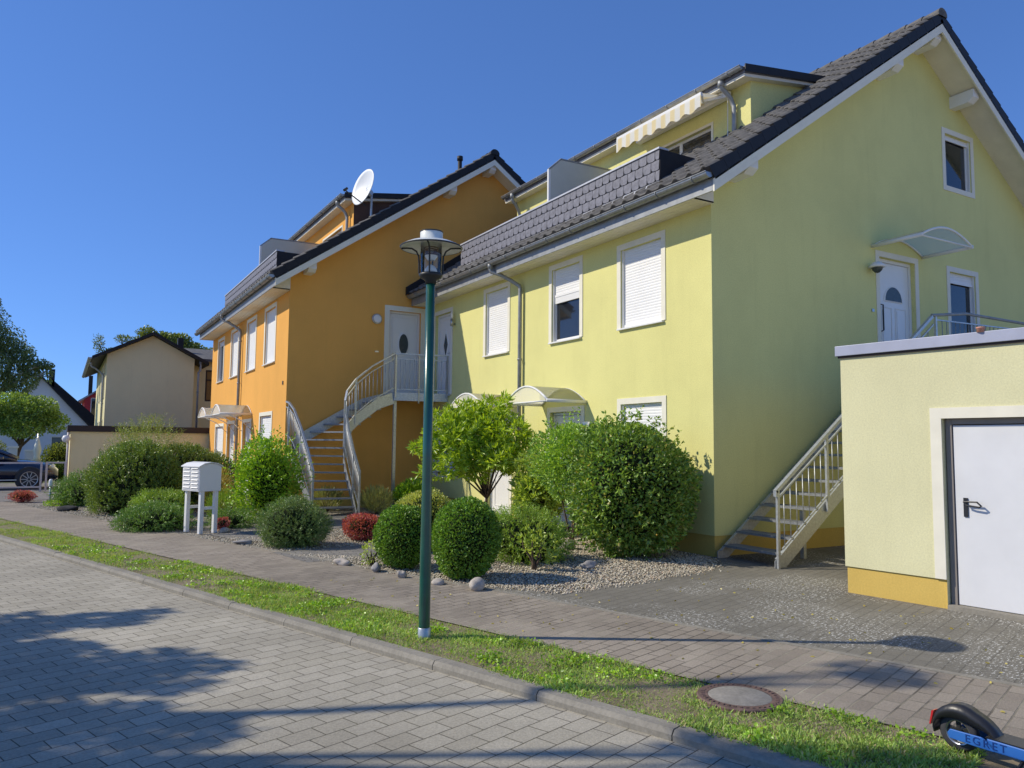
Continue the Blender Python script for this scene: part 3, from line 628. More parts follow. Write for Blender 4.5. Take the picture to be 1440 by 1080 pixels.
    gutter(t, xe, yv+.02, Y1+(.25 if Y1 > 25 else -.05), ze+.10)
    # openings
    for (a, b, c, d, kind_, *rest) in panes:
        kw = rest[0] if rest else {}
        (window(TF, t, a, b, c, d, **kw) if kind_ == 'w' else door(TF, t, a, b, c, d, **kw))
    for (a, b, c, d, kind_, *rest) in gable:
        kw = rest[0] if rest else {}
        (window(TG, t, a, b, c, d, **kw) if kind_ == 'w' else door(TG, t, a, b, c, d, **kw))
    # balcony parapet clad in slates
    px, py0, py1 = X-.09, Y0+1.05, Y0+8.3
    zpb, zpt = 5.97+dzr, 6.5+dzr
    pb = MB(); pb.box(px+.02, px+.16, py0+.02, py1-.02, 5.6+dzr, zpt-.002); pb.box(px+.16, px+1.6, py0+.02, py0+.14, 5.6+dzr, zpt); pb.box(px+.16, px+1.6, py1-.14, py1-.02, 5.6+dzr, zpt)
    par = pb.build('balcony_parapet', mt['slate'], t)
    sl_ = MB(); rows = 3; rh = (zpt-zpb)/rows; w = .205
    for r in range(rows):
        y = py0+(0 if r % 2 else -w/2); z1 = zpb+(r+1)*rh
        while y < py1:
            a, b = max(y+.007, py0), min(y+w-.007, py1)
            if b-a > .02:
                zb = z1-rh+.016; o1 = px-.002; o2 = px-.016
                K = [(b, z1), (a, z1), (a, zb+.0), (a+(b-a)*.25, zb-.012), (a+(b-a)*.7, zb-.004), (a+(b-a)*.93, zb+.02), (b, zb+.07)]
                sl_.add([(o2 if z < z1-.02 else o1-.004, yy, z) for yy, z in K], [tuple(range(7))]); sl_.add([(o2+.010, yy, z-.0) for yy, z in K[2:]]+[(o2, yy, z) for yy, z in K[2:]], [(i, i+1, 6+i, 5+i) for i in range(4)])
            y += w
    sl_.build('slate_cladding', mt['slate'], par, recalc=False)
    MB().box(px-.001, px+.02, py0+.004, py1, zpb-.02, zpt).build('joint_backing', mt['black'], par)
    MB().box(px+.0, px+1.6, py0-.008, py0+.02, 5.6+dzr, zpt-.004).build('side_cladding', mt['tiledark'], par); MB().box(px+.0, px+1.6, py1-.02, py1+.008, 5.6+dzr, zpt-.004).build('side_cladding', mt['tiledark'], par)
    MB().box(px-.03, px+.18, py0-.02, py1+.02, zpt, zpt+.03).build('parapet_cap', mt['lead'], par)
    MB().prism([(px-.02, py0, zpb-.01), (px-.0, py0, zpb-.01), (px+.02, py0, 5.74+dzr), (px-.13, py0, 5.83+dzr)], (0, py1-py0, 0)).build('lead_apron', mt['lead'], par)
    # dormer
    dxf, dy0, dy1 = X+1.85, Y0+.85, Y0+8.9
    zd = 8.0+dzr; TD = TX(dxf)
    dm = MB(TD); wh = [(dy0+.95, dy0+2.75, 6.35, 7.62+dzr), (dy1-2.7, dy1-.95, 6.35, 7.55+dzr)]
    wall_cells(dm, dy0, dy1, 6.0, lambda u: zd+.12, wh, .12)
    dorm = dm.build('dormer', wallmat, t, recalc=False)
    for y in (dy0, dy1): ck = MB(); ck.add([(dxf, y, 6.5), (dxf+2.6, y, 8.3+dzr), (dxf+2.2, y, 8.42+dzr), (dxf, y, zd+.12)], [(0, 1, 2, 3)]); ck.build('dormer_cheek', wallmat if name == 'yellow_house' else mt['wood'], dorm, recalc=False)
    MB().prism([(dxf-.03, dy0-.03, 7.06+dzr), (dxf+2.1, dy0-.03, 8.52+dzr), (dxf+2.0, dy0-.03, 8.56+dzr), (dxf-.03, dy0-.03, 7.24+dzr)], (0, .025, 0)).build('dormer_flashing', mt['lead'], dorm)
    rf = MB(); rf.prism([(dxf-.30, dy0-.16, zd+.22), (dxf+2.6, dy0-.16, zd+.66), (dxf+2.6, dy0-.16, zd+.56), (dxf-.30, dy0-.16, zd+.10)], (0, dy1-dy0+.32, 0)); rf.build('dormer_roof', mt['zincdull'] if 0 else mt['slate'], dorm)
    s2 = MB(); s2.prism([(dxf-.29, dy0-.13, zd+.095), (dxf+2.3, dy0-.13, zd+.5), (dxf+2.3, dy0-.13, zd+.44), (dxf-.29, dy0-.13, zd+.04)], (0, dy1-dy0+.26, 0)); s2.build('dormer_soffit', mt['soffit'], dorm)
    gutter(dorm, dxf-.30, dy0-.14, dy1+.14, zd+.20, .06, name='dormer_gutter')
    MB().prism([(dxf-.32, dy0-.185, zd+.24), (dxf+2.45, dy0-.185, zd+.66), (dxf+2.45, dy0-.185, zd+.52), (dxf-.32, dy0-.185, zd+.10)], (0, .02, 0)).build('dormer_verge', mt['tiledark'], dorm)
    downpipe(dorm, dxf-.33, dxf+.0, dy0+.32, zd+.14, 7.1+dzr, dy=.06, k=.75); downpipe(dorm, dxf-.36, dxf+.0, dy1-.3, zd+.14, 6.6+dzr, dy=-.05)
    for a, b, c, d in wh: window(TD, dorm, a, b, c, d, 0, .05, mull=1, sill=False)
    # privacy screen between the balconies
    if yscreen:
        y = yscreen; sc_ = MB(); sc_.prism([(X+.14, y, 6.3), (X+.14, y, 7.34+dzr), (X+.42, y, 7.60+dzr), (dxf, y, 7.62+dzr), (dxf, y, 6.3)], (0, .04, 0)); q = sc_.build('privacy_screen', mt['panel'], t)
        fr = MB(); fr.bar((X+.13, y+.02, 6.3), (X+.13, y+.02, 7.35+dzr), .05, .05, (1, 0, 0)); fr.build('screen_post', mt['pvc'], q)
        f2 = MB(); f2.bar((X+.12, y+.02, 7.35+dzr), (X+.42, y+.02, 7.62+dzr), .05, .03); f2.bar((X+.41, y+.02, 7.62+dzr), (dxf, y+.02, 7.64+dzr), .05, .03); f2.build('screen_cap', mt['zincdull'], q)
    if awn:
        a0, a1 = dy0+.42, dy0+2.95; zz = zd+.02
        m = MB(); m.box(dxf-.16, dxf-.03, a0, a1, zz-.1, zz+.03)
        aw = m.build('awning', mt['pvc'], dorm, bevel=.01); xo = dxf-.62; zo = zz-.13
        for q in (a0+.04, a0+1.6, a1-.3): ar = MB(); ar.bar((dxf-.1, q, zz-.06), (dxf-.4, q+.3, zz-.11), .04, .05); ar.bar((dxf-.4, q+.3, zz-.11), (xo, q+.1, zo), .035, .045); ar.build('awning_arm', mt['pvc'], aw)
        MB().tube([(dxf-.1, a0+.02, zz-.03), (dxf-.12, a0+.02, zz-1.1)], .007, 5).build('crank_rod', mt['pvc'], aw)
        MB().box(xo-.05, xo, a0+.12, a1, zo-.035, zo+.045).build('front_bar', mt['pvc'], aw, bevel=.008)
        cl_ = MB(); va = MB(); K = 96; ys_ = [a0+.12+(a1-a0-.12)*k/K for k in range(K+1)]
        cl_.add([(dxf-.08, y, zz-.01) for y in ys_]+[(xo, y, zo+.03) for y in ys_], [(k, k+1, K+2+k, K+1+k) for k in range(K)]); cl_.build('awning_cloth', mt['stripe'], aw)
        va.add([(xo-.052, y, zo-.01) for y in ys_]+[(xo-.056-.006*math.sin(y*14), y, zo-.25-.03*math.cos((y-a0)*2*math.pi/.36)) for y in ys_], [(k, k+1, K+2+k, K+1+k) for k in range(K)]); va.build('valance', mt['stripe'], aw)
    return t, dict(xe=xe, ze=ze, xr=xr, zr=zr, dxf=dxf)
def stripemat():
    m, tr, b = nt('striped_awning_cloth'); v = coord(tr); s = tr.nodes.new('ShaderNodeSeparateXYZ'); tr.links.new(v, s.inputs[0])
    w = N(tr, 'ShaderNodeMath', operation='FRACT'); mm = N(tr, 'ShaderNodeMath', operation='MULTIPLY'); tr.links.new(s.outputs[1], mm.inputs[0]); mm.inputs[1].default_value = 1/.26; tr.links.new(mm.outputs[0], w.inputs[0])
    r = ramp(tr, w.outputs[0], [(.0, (.86, .72, .42)), (.40, (.86, .84, .76)), (.44, (.86, .84, .76)), (.9, (.86, .76, .50))]); r.color_ramp.interpolation = 'CONSTANT'
    tr.links.new(r.outputs[0], b.inputs['Base Color']); b.inputs['Roughness'].default_value = .9
    t2 = tr.nodes.new('ShaderNodeBsdfTranslucent'); tr.links.new(r.outputs[0], t2.inputs[0]); ms = tr.nodes.new('ShaderNodeMixShader'); ms.inputs[0].default_value = .3
    tr.links.new(b.outputs[0], ms.inputs[1]); tr.links.new(t2.outputs[0], ms.inputs[2]); tr.links.new(ms.outputs[0], tr.nodes['Material Output'].inputs[0]); return m
mt['stripe'] = stripemat()

Xy, Yy, Yo, Xo = 8.36, 8.3, 18.8, 4.67
yh, yi = house('yellow_house', 'pale yellow two storey row house with slate clad balcony and striped awning', Xy, Yy, Yo-.03, 0, mt['yellow'],
  [(9.42, 10.48, 3.66, 5.05, 'w', dict(shut=1)), (11.72, 12.68, 3.66, 5.12, 'w', dict(shut=.38, bar=True, label='upper window with shutter one third down')), (14.44, 15.46, 3.66, 5.12, 'w', dict(shut=1)),
   (17.3, 18.25, 2.86, 4.98, 'd', dict(glass='diamond', label='white door with diamond shaped glass')), (9.42, 10.48, .95, 2.33, 'w', dict(shut=.93)), (11.66, 12.72, .12, 2.26, 'd', dict(glass='plain')), (14.3, 15.3, .12, 2.26, 'd', dict(glass='plain')), (17.0, 18.3, .82, 2.3, 'w', dict(shut=1))],
  [(12.47, 13.55, 2.86, 5.05, 'd', dict(glass='fan', label='white panelled door with fan shaped glass')), (14.68, 15.58, 2.95, 5.05, 'w', dict(shut=.1, sill=False)), (14.68, 15.58, 6.76, 7.82, 'w', dict(shut=.1, sill=False))], 13.0, True)
oh, oi = house('orange_house', 'orange two storey row house with shaded gable beside the curved steel stair', Xo, Yo, 29.8, .06, mt['orange'],
  [(20.15, 21.3, 3.72, 5.18, 'w', dict(shut=1)), (22.5, 23.65, 3.72, 5.18, 'w', dict(shut=1)), (25.05, 26.15, 3.72, 5.18, 'w', dict(shut=1)), (27.5, 28.55, 3.72, 5.15, 'w', dict(shut=.12)),
   (20.25, 21.55, .95, 2.33, 'w', dict(shut=1)), (22.75, 23.85, .12, 2.2, 'd', dict(glass='plain')), (25.2, 26.3, .12, 2.2, 'd', dict(glass='plain')), (27.05, 28.5, .95, 2.15, 'w', dict(shut=1))],
  [(7.28, 8.18, 2.86, 5.12, 'd', dict(glass='oval', sur=.13, label='white door with oval glass'))], 22.9, False)
TYF, TYG, TOF, TOG = TX(Xy), TY(Yy), TX(Xo), TY(Yo)
canopy(TYF, yh, 11.5, 13.0, 2.42, .86, .29); canopy(TYF, yh, 14.0, 15.5, 2.44, .86, .27); canopy(TYG, yh, 12.27, 13.79, 5.2, .92, .22, False)
canopy(TOF, oh, 22.6, 24.1, 2.42, .86, .27, True); canopy(TOF, oh, 25.1, 26.6, 2.42, .86, .27, True)
downpipe(yh, Xy-.56, Xy, 13.8, 5.5, .2, dy=.45); downpipe(oh, Xo-.56, Xo, 24.35, 5.56, .2, dy=.45)
walllamp(TYF, yh, 17.08, 4.72, 'tube'); walllamp(TYG, yh, 12.2, 4.78, 'dome'); walllamp(TOG, oh, 6.93, 4.85, 'disc'); walllamp(TYF, yh, 11.28, 1.95, 'dome')
m = MB(TYG); m.box(12.22, 12.28, 0, .02, 4.02, 4.07); m.build('doorbell', mt['alu'], yh)
m = MB(TOG); m.box(6.9, 7.0, 0, .02, 3.98, 4.02); m.build('doorbell', mt['alu'], oh)
# flashing where the yellow roof meets the orange gable
m = MB(); m.prism([(7.72, Yo-.1, 5.56), (9.9, Yo-.1, 7.08), (9.9, Yo-.1, 7.3), (7.72, Yo-.1, 5.78)], (0, .098, 0)); m.build('wall_flashing', mt['tiledark'], yh)
VX = 9.52
m = MB(); m.lathe([(.0, 9.84), (.06, 9.84), (.06, 9.0)], (VX, 19.3, 0), 12); m.lathe([(0, 9.90), (.085, 9.90), (.085, 9.78), (.06, 9.78)], (VX, 19.3, 0), 12); m.build('roof_vent', mt['tiledark'], oh, True)
m = MB(TOF); m.box(19.12, 19.2, .0, .015, 3.05, 3.14); m.build('house_number', mt['black'], oh)

# ------------------------------------------------------------------ yellow garage
ga = thing('garage', 'pale yellow flat roofed garage with white metal door at the right edge', 'garage', (7.66, 5.61, 0), None, math.atan2(.118, .993))
G0 = lambda u, n, z: (-n, -u, z)      # local frame: u runs to the right along the front
mb = MB(G0); wall_cells(mb, 0, 3.3, .29, lambda u: 2.66, [(1.08, 2.16, .0, 1.93)], .16)
mb.add([(0, 0, .29), (0, -6, .29), (0, -6, 2.66), (0, 0, 2.66)], [(0, 1, 2, 3)]); mb.add([(3.3, 0, .0), (3.3, -6, 0), (3.3, -6, 2.66), (3.3, 0, 2.66)], [(0, 1, 2, 3)]); mb.add([(0, -6, 0), (3.3, -6, 0), (3.3, -6, 2.66), (0, -6, 2.66)], [(0, 1, 2, 3)])
mb.add([(0.05, -.05, 2.665), (3.25, -.05, 2.665), (3.25, -5.95, 2.665), (.05, -5.95, 2.665)], [(0, 1, 2, 3)]); mb.build('wall', mt['garage'], ga, recalc=False)
pl = MB(G0); pl.box(.015, 1.079, -.3, -.018, -.02, .289); pl.box(.015, .2, -6, -.3, -.02, .289); pl.box(2.161, 3.28, -.3, -.018, -.02, .289); pl.build('plinth', mt['plinth'], ga)
cp = MB(G0); cp.box(-.04, 3.34, -.14, .045, 2.655, 2.77); cp.box(-.04, .10, -6, -.14, 2.655, 2.77); cp.box(3.2, 3.34, -6, -.14, 2.655, 2.77); cp.build('coping', mt['coping'], ga, bevel=.004)
MB(G0).box(-.02, 3.32, .0, .022, 2.63, 2.655).build('coping_drip', mt['darkfascia'], ga)
df = MB(G0); frame_ring(df, 1.09, 2.15, .03, 1.92, .06, -.15, -.06, False); dd = df.build('door', mt['iron'] if 0 else M('grey_steel_frame', (.25, .22, .19), .5, .1), ga, bevel=.003)
lf = MB(G0); lf.box(1.155, 2.085, -.11, -.075, .05, 1.85); lf.build('door_leaf', M('white_steel_door', (.70, .70, .70), .38, .06, 2, 200, .0005), dd, bevel=.004)
hd = MB(G0); hd.box(1.235, 1.275, -.075, -.062, .93, 1.12); hd.tube([(1.255, -.062, 1.08), (1.255, -.02, 1.08), (1.30, -.015, 1.085), (1.38, -.015, 1.085), (1.42, -.02, 1.045), (1.40, -.02, 1.035), (1.31, -.02, 1.045), (1.27, -.03, 1.05)], .009, 8); hd.build('handle', mt['black'], dd, bevel=.006)
MB(G0).box(1.09, 2.15, -.16, .03, -.01, .045).build('threshold', mt['kerb'], dd)
sr = MB(G0); frame_ring(sr, .97, 2.27, .292, 2.03, .11, .0015, .012, False); sr.build('surround', mt['trim'], ga)
pot = thing('chimney_pot', 'small terracotta vent pot standing on the garage roof edge', 'vent pot', (7.82, 4.15, 2.77))
m = MB(); m.lathe([(.0, 2.765), (.035, 2.765), (.035, 2.80), (.042, 2.803), (.042, 2.815), (.028, 2.815), (.028, 2.77)], (7.80, 4.12, 0), 16); m.build('pot', mt['clay'], pot, True)

# ------------------------------------------------------------------ straight steel stair on the shaded gable
st = thing('steel_staircase', 'straight galvanised steel staircase climbing the shaded yellow gable behind the garage', 'staircase', (8.3, 7.6, 0))
SY0, SY1 = 7.14, 8.18; sx0, go, ri, nr_ = 8.42, .255, .19, 15
zs = lambda x: .10+.735*(x-8.34)
for y in (SY0, SY1):
    m = MB(); m.prism([(8.29, y-.006, -.0), (8.29, y-.006, .10), (8.34, y-.006, zs(8.34)+.02), (12.15, y-.006, zs(12.15)+.02), (12.15, y-.006, zs(12.15)-.24), (8.50, y-.006, 0)], (0, .012, 0))
    m.bar((8.34, y+(.02 if y < 8 else -.02), zs(8.34)+.014), (12.15, y+(.02 if y < 8 else -.02), zs(12.15)+.014), .05, .01, (0, 1, 0)); m.build('stringer', mt['galv'], st)
for k in range(nr_-1):
    z = ri*(k+1); x = 8.40+go*k
    m = MB(); m.box(x, x+.27, SY0+.01, SY1-.01, z-.035, z); 
    o = m.build('step', mt['galvd'], st)
    b = MB(); b.box(x+.03, x+.24, SY0+.008, SY0+.02, z-.075, z-.037); b.build('step_bracket', mt['galv'], o)
m = MB(); m.box(12.05, 15.9, 7.08, 8.28, 2.78, 2.83); m.box(12.05, 15.9, 7.06, 7.08, 2.68, 2.86); m.build('landing', mt['galvd'], st)
for x in (9.42, 12.2, 15.8): 
    m = MB(); m.box(x-.03, x+.03, 7.56 if x < 10 else 7.1, 7.62 if x < 10 else 7.16, 0, (zs(x)-.2) if x < 10 else 2.78); m.build('support_post', mt['galv'], st)
m = MB(); m.tube([(8.44, 7.10, .02), (8.44, 7.10, 1.0)], .001, 4) if 0 else None
for x, zb, zt_ in ((8.32, .0, 1.06), (9.345, zs(9.345)-.12, 1.06+.72*(1.02)), (10.4, zs(10.4)-.12, 1.06+.72*2.08), (11.4, zs(11.4)-.12, 3.28), (12.12, 2.75, 3.79)):
    m = MB(); m.box(x-.022, x+.022, 7.085, 7.11, zb, zt_); m.box(x-.018, x+.018, 7.112, 7.122, zb, zt_-.1); m.build('post', mt['galv'], st)
rz = lambda x: 1.06+.72*(x-8.32)
m = MB(); m.bar((8.26, 7.09, rz(8.26)), (12.0, 7.09, rz(12.0)+.03), .05, .045, (0, 1, 0)); m.bar((8.27, 7.09, rz(8.27)+.01), (8.27, 7.09, rz(8.27)-.07), .05, .04, (0, 1, 0)); m.build('handrail', mt['galv'], st); m = MB(); m.tube([(12.0, 7.09, 3.76), (13.0, 7.09, 3.88), (15.9, 7.09, 3.88)], .025, 8); m.build('handrail', mt['zincdull'], st)
m = MB(); m.bar((8.34, 7.10, rz(8.34)-.13), (12.05, 7.10, rz(12.05)-.13), .025, .02, (0, 1, 0)); m.bar((8.40, 7.10, zs(8.40)+.11), (12.05, 7.10, zs(12.05)+.11), .025, .02, (0, 1, 0)); m.bar((12.15, 7.1, 3.7), (15.9, 7.1, 3.78), .02, .02); m.bar((12.15, 7.1, 3.0), (15.9, 7.1, 3.0), .02, .02); m.build('guard_rail', mt['galv'], st)
x = 8.44
while x < 12.0:
    if min(abs(x-q) for q in (9.345, 10.4, 11.4)) > .05: m = MB(); m.tube([(x, 7.10, zs(x)+.11), (x, 7.10, rz(x)-.13)], .0075, 6); m.build('baluster', mt['galv'], st, True)
    x += .128
x = 12.3
while x < 15.9: m = MB(); m.tube([(x, 7.1, 3.0), (x, 7.1, 3.72)], .0075, 6); m.build('baluster', mt['zincdull'], st, True); x += .13

# ------------------------------------------------------------------ curved steel stair on the orange gable
cs = thing('curved_staircase', 'galvanised steel staircase curving up the orange gable to a small landing', 'staircase', (5.3, 16.75, 0))
IN = [(5.80, 16.88), (5.79, 17.02), (5.78, 17.15), (5.76, 17.27), (5.74, 17.38), (5.73, 17.47), (5.72, 17.54), (5.73, 17.59), (5.76, 17.64), (5.83, 17.68), (5.95, 17.71), (6.15, 17.73), (6.4, 17.74), (6.65, 17.75)]
OU = [(4.83, 16.88), (4.83, 17.12), (4.81, 17.36), (4.79, 17.60), (4.77, 17.84), (4.75, 18.08), (4.74, 18.32), (4.78, 18.55), (4.95, 18.68), (5.25, 18.70), (5.58, 18.70), (5.90, 18.70), (6.22, 18.70), (6.55, 18.70)]
nk = len(IN)
def nxt(A, k): return A[k+1] if k+1 < nk else (A[k][0]+.3, A[k][1])
for k in range(nk):
    z = .19*(k+1); i0, o0, i1, o1 = Vector((*IN[k], z)), Vector((*OU[k], z)), Vector((*nxt(IN, k), z)), Vector((*nxt(OU, k), z))
    m = MB(); m.prism([i0, o0, o1+(o1-o0)*.12, i1+(i1-i0)*.25], (0, 0, -.035)); m.build('step', mt['galvd'], cs)
def offs(A, d):
    out = []
    for k, (x, y) in enumerate(A):
        a = Vector(A[max(0, k-1)]); b = Vector(A[min(len(A)-1, k+1)]); t_ = (b-a).normalized(); out.append((x+t_.y*d, y-t_.x*d))
    return out
for A, d, nm in ((IN, .012, 'inner'), (OU, -.012, 'outer')):
    B = [(A[0][0]+(A[0][0]-A[1][0])*.8, A[0][1]-.14)]+offs(A, d)+[(7.05, 17.745 if nm == 'inner' else 18.70)]
    Z = [.0]+[.19*(k+1) for k in range(nk)]+[2.80]; m = MB(); vs = []
    for (x, y), z in zip(B, Z):
        for w_, h in ((-.006, max(-.20, -z)), (-.006, .09), (.006, .09), (.006, max(-.20, -z))): vs.append((x+w_, y+w_*.6, z+h))
    n_ = len(B); m.add(vs, [(i*4+j, i*4+(j+1) % 4, (i+1)*4+(j+1) % 4, (i+1)*4+j) for i in range(n_-1) for j in range(4)]+[(0, 1, 2, 3), (4*n_-4, 4*n_-3, 4*n_-2, 4*n_-1)]); m.build('stringer', mt['galv'], cs)
def railrun(P, hz, drop=.13, low=.16, step=.12, posts=(0, -1), thick=.022):
    """P: list of (x,y,zfloor); rails and balusters above it"""
    m = MB(); pts = [(x, y, z+hz) for x, y, z in P]
    for a, b in zip(pts[:-1], pts[1:]): m.bar(a, b, .045, .035)
    m.build('handrail', mt['galv'], cs)
    for q in (hz-drop, low):
        m = MB(); pp = [(x, y, z+q) for x, y, z in P]
        for a, b in zip(pp[:-1], pp[1:]): m.bar(a, b, .02, .02)
        m.build('guard_rail', mt['galv'], cs)
    V_ = [Vector(p) for p in P]; ln = [0]
    for a, b in zip(V_[:-1], V_[1:]): ln.append(ln[-1]+(b-a).length)
    s = step
    while s < ln[-1]-.03:
        i = max(j for j in range(len(ln)) if ln[j] <= s); f = (s-ln[i])/(ln[i+1]-ln[i]); p = V_[i].lerp(V_[i+1], f)
        m = MB(); m.tube([(p.x, p.y, p.z+low), (p.x, p.y, p.z+hz-drop)], .0075, 6); m.build('baluster', mt['galv'], cs, True); s += step
    for i in posts:
        p = P[i]; m = MB(); m.box(p[0]-.022, p[0]+.022, p[1]-.014, p[1]+.014, p[2]-.10 if p[2] > .3 else 0, p[2]+hz); m.build('post', mt['galv'], cs)
IR = [(5.86, 16.75, .04)]+[(x+.05, y-.03, .19*(k+1)+.0) for k, (x, y) in enumerate(IN)]
OR = [(4.80, 16.75, .04)]+[(x-.05, y, .19*(k+1)) for k, (x, y) in enumerate(OU)]
railrun([IR[0], (5.83, 17.1, .5), (5.79, 17.4, 1.05), (5.77, 17.55, 1.38)], .93, posts=(0, 1, -1), step=.1)
railrun([(5.75, 17.58, 1.62), (5.82, 17.66, 1.86), (6.05, 17.70, 2.16), (6.45, 17.70, 2.5), (7.05, 17.70, 2.86)], 1.0, posts=(0, 2, -1))
railrun([OR[0], (4.79, 17.2, .52), (4.76, 17.7, 1.02), (4.72, 18.2, 1.45), (4.68, 18.5, 1.62), (4.66, 18.72, 1.66)], .95, posts=(0, 2, 4), step=.1)
m = MB(); m.box(7.05, 8.34, 17.72, 18.78, 2.80, 2.84); m.build('landing', mt['galvd'], cs)
m = MB(); m.prism([(7.03, 17.70, 2.68), (8.35, 17.42, 2.68), (8.35, 17.44, 2.68), (7.03, 17.72, 2.68)], (0, 0, .20)); m.box(7.03, 7.045, 17.72, 18.75, 2.66, 2.86); m.build('landing_edge', mt['galv'], cs)
m = MB(); m.prism([(7.05, 17.71, 2.81), (8.34, 17.44, 2.81), (8.34, 17.72, 2.81)], (0, 0, .03)); m.build('landing', mt['galvd'], cs)
railrun([(7.05, 17.68, 2.86), (8.32, 17.40, 2.86)], .98, low=.1, posts=(0, -1), step=.115)
for x, y in ((7.62, 17.60), ): m = MB(); m.box(x-.014, x+.014, y-.05, y-.02, 2.62, 3.84); m.build('post', mt['galv'], cs)
m = MB(); m.box(7.05, 7.12, 17.76, 17.83, 0, 2.8); m.build('support_post', mt['galv'], cs)

# ------------------------------------------------------------------ street lamp
lx, ly = 2.70, 6.01
lp = thing('street_lamp', 'green steel street lamp with wide disc shade on the grass strip', 'street lamp', (lx, ly, 0))
MB().lathe([(.0, 3.0), (.040, 3.0), (.0405, 1.5), (.0475, .6), (.0475, .03)], (lx, ly, 0), 28).build('pole', mt['green'], lp, True)
MB().lathe([(.0, .075), (.049, .075), (.053, .07), (.055, -.03)], (lx, ly, 0), 24).build('pole_sleeve', mt['galv'], lp, True)
m = MB(); m.lathe([(.0, 3.0), (.046, 2.99), (.05, 3.02), (.09, 3.045), (.103, 3.06), (.103, 3.075), (.085, 3.085), (.0, 3.085)], (lx, ly, 0), 32); m.build('lamp_base', mt['blacki'], lp, True)
MB().lathe([(.09, 3.08), (.093, 3.2), (.093, 3.355), (.093, 3.36)], (lx, ly, 0), 32).build('glass_cylinder', mt['polyc'], lp, True, recalc=False)
m = MB(); m.lathe([(.0, 3.085), (.055, 3.09), (.05, 3.12), (.03, 3.15), (.0, 3.165)], (lx, ly, 0), 24); m.lathe([(.03, 3.20), (.055, 3.235), (.055, 3.245)], (lx, ly, 0), 24); m.build('reflector', mt['pvc'], lp, True)
m = MB(); [m.lathe([(.06, z), (.066, z+.006), (.06, z+.012)], (lx, ly, 0), 24) for z in (3.24, 3.255, 3.27, 3.285, 3.30)]; m.build('louvre_rings', mt['iron'], lp, True)
m = MB(); m.lathe([(.0, 3.455), (.094, 3.45), (.098, 3.445), (.098, 3.365), (.13, 3.355), (.20, 3.350), (.255, 3.325), (.268, 3.312), (.265, 3.306), (.24, 3.32), (.16, 3.338), (.0, 3.345)], (lx, ly, 0), 48); m.build('lamp_shade', M('lamp_shade_enamel', (.74, .76, .70), .3, .15, 12), lp, True)
m = MB(); m.lathe([(.094, 3.449), (.099, 3.454), (.103, 3.449), (.099, 3.443)], (lx, ly, 0), 32); m.lathe([(.262, 3.312), (.268, 3.318), (.274, 3.312), (.268, 3.304)], (lx, ly, 0), 48); m.build('shade_rim', mt['blacki'], lp, True)
for k in range(4):
    a = k*math.pi/2-.55; ca, sa = math.cos(a), math.sin(a)
    m = MB(); m.tube([(lx+r*ca, ly+r*sa, z) for r, z in ((.09, 3.06), (.103, 3.09), (.104, 3.18), (.108, 3.235), (.13, 3.28), (.17, 3.305), (.215, 3.308), (.262, 3.305))], .0075, 8); m.build('bracket', mt['blacki'], lp, True)

# ------------------------------------------------------------------ mailbox stand
mx = thing('mailbox_stand', 'white block of mailboxes on square legs at the pavement edge', 'mailbox', (2.27, 14.45, 0), None, R(22))
m = MB(); m.prism([(-.16, 0, .74), (.26, 0, .74), (.26, 0, 1.17), (.18, 0, 1.215), (.05, 0, 1.235), (-.08, 0, 1.215), (-.16, 0, 1.17)], (0, .56, 0)); box_ = m.build('mailbox_cabinet', mt['white'], mx, bevel=.005)
for c in range(2):
    for r_ in range(6):
        z = .765+r_*.067; y = .02+c*.265
        m = MB(); m.box(-.168, -.161, y, y+.25, z, z+.058); m.prism([(-.17, y+.02, z+.03), (-.182, y+.02, z+.034), (-.17, y+.02, z+.052)], (0, .21, 0)); m.build('mail_flap', mt['white'], box_)
        MB().box(-.1705, -.168, y+.03, y+.22, z+.024, z+.029).build('mail_slot', mt['darkfascia'], box_)
MB().prism([(-.185, -.02, 1.165), (-.185, -.02, 1.18), (-.08, -.02, 1.235), (.05, -.02, 1.255), (.18, -.02, 1.235), (.285, -.02, 1.18), (.285, -.02, 1.165), (.18, -.02, 1.22), (.05, -.02, 1.24), (-.08, -.02, 1.22)], (0, .60, 0)).build('lid', mt['white'], mx)
for x, y in ((-.08, .05), (.19, .05), (-.08, .5), (.19, .5)): MB().box(x-.035, x+.035, y-.035, y+.035, 0, .74).build('leg', mt['white'], mx, bevel=.004)
for y in (.05, .5): MB().box(-.045, .155, y-.02, y+.02, .42, .47).build('cross_bar', mt['white'], mx)

# ------------------------------------------------------------------ manhole cover
mh = thing('manhole_cover', 'round concrete filled manhole cover with rusty rim in the grass', 'manhole cover', (3.84, 3.61, 0))
m = MB(); m.lathe([(.20, .012), (.262, .012), (.27, .004), (.27, -.03)], (3.84, 3.61, 0), 48)
for k in range(40):
    a = k*math.pi/20; m.add([(3.84+r*math.cos(a+d), 3.61+r*math.sin(a+d), z) for z in (.012, .017) for r, d in ((.222, -.03), (.222, .03), (.242, .03), (.242, -.03))], [(4, 5, 6, 7), (0, 1, 5, 4), (1, 2, 6, 5), (2, 3, 7, 6), (3, 0, 4, 7)])
m.build('rim', mt['iron'], mh); MB().lathe([(.0, .016), (.19, .014), (.202, .008)], (3.84, 3.61, 0), 40).build('cover', mt['concr'], mh, True)

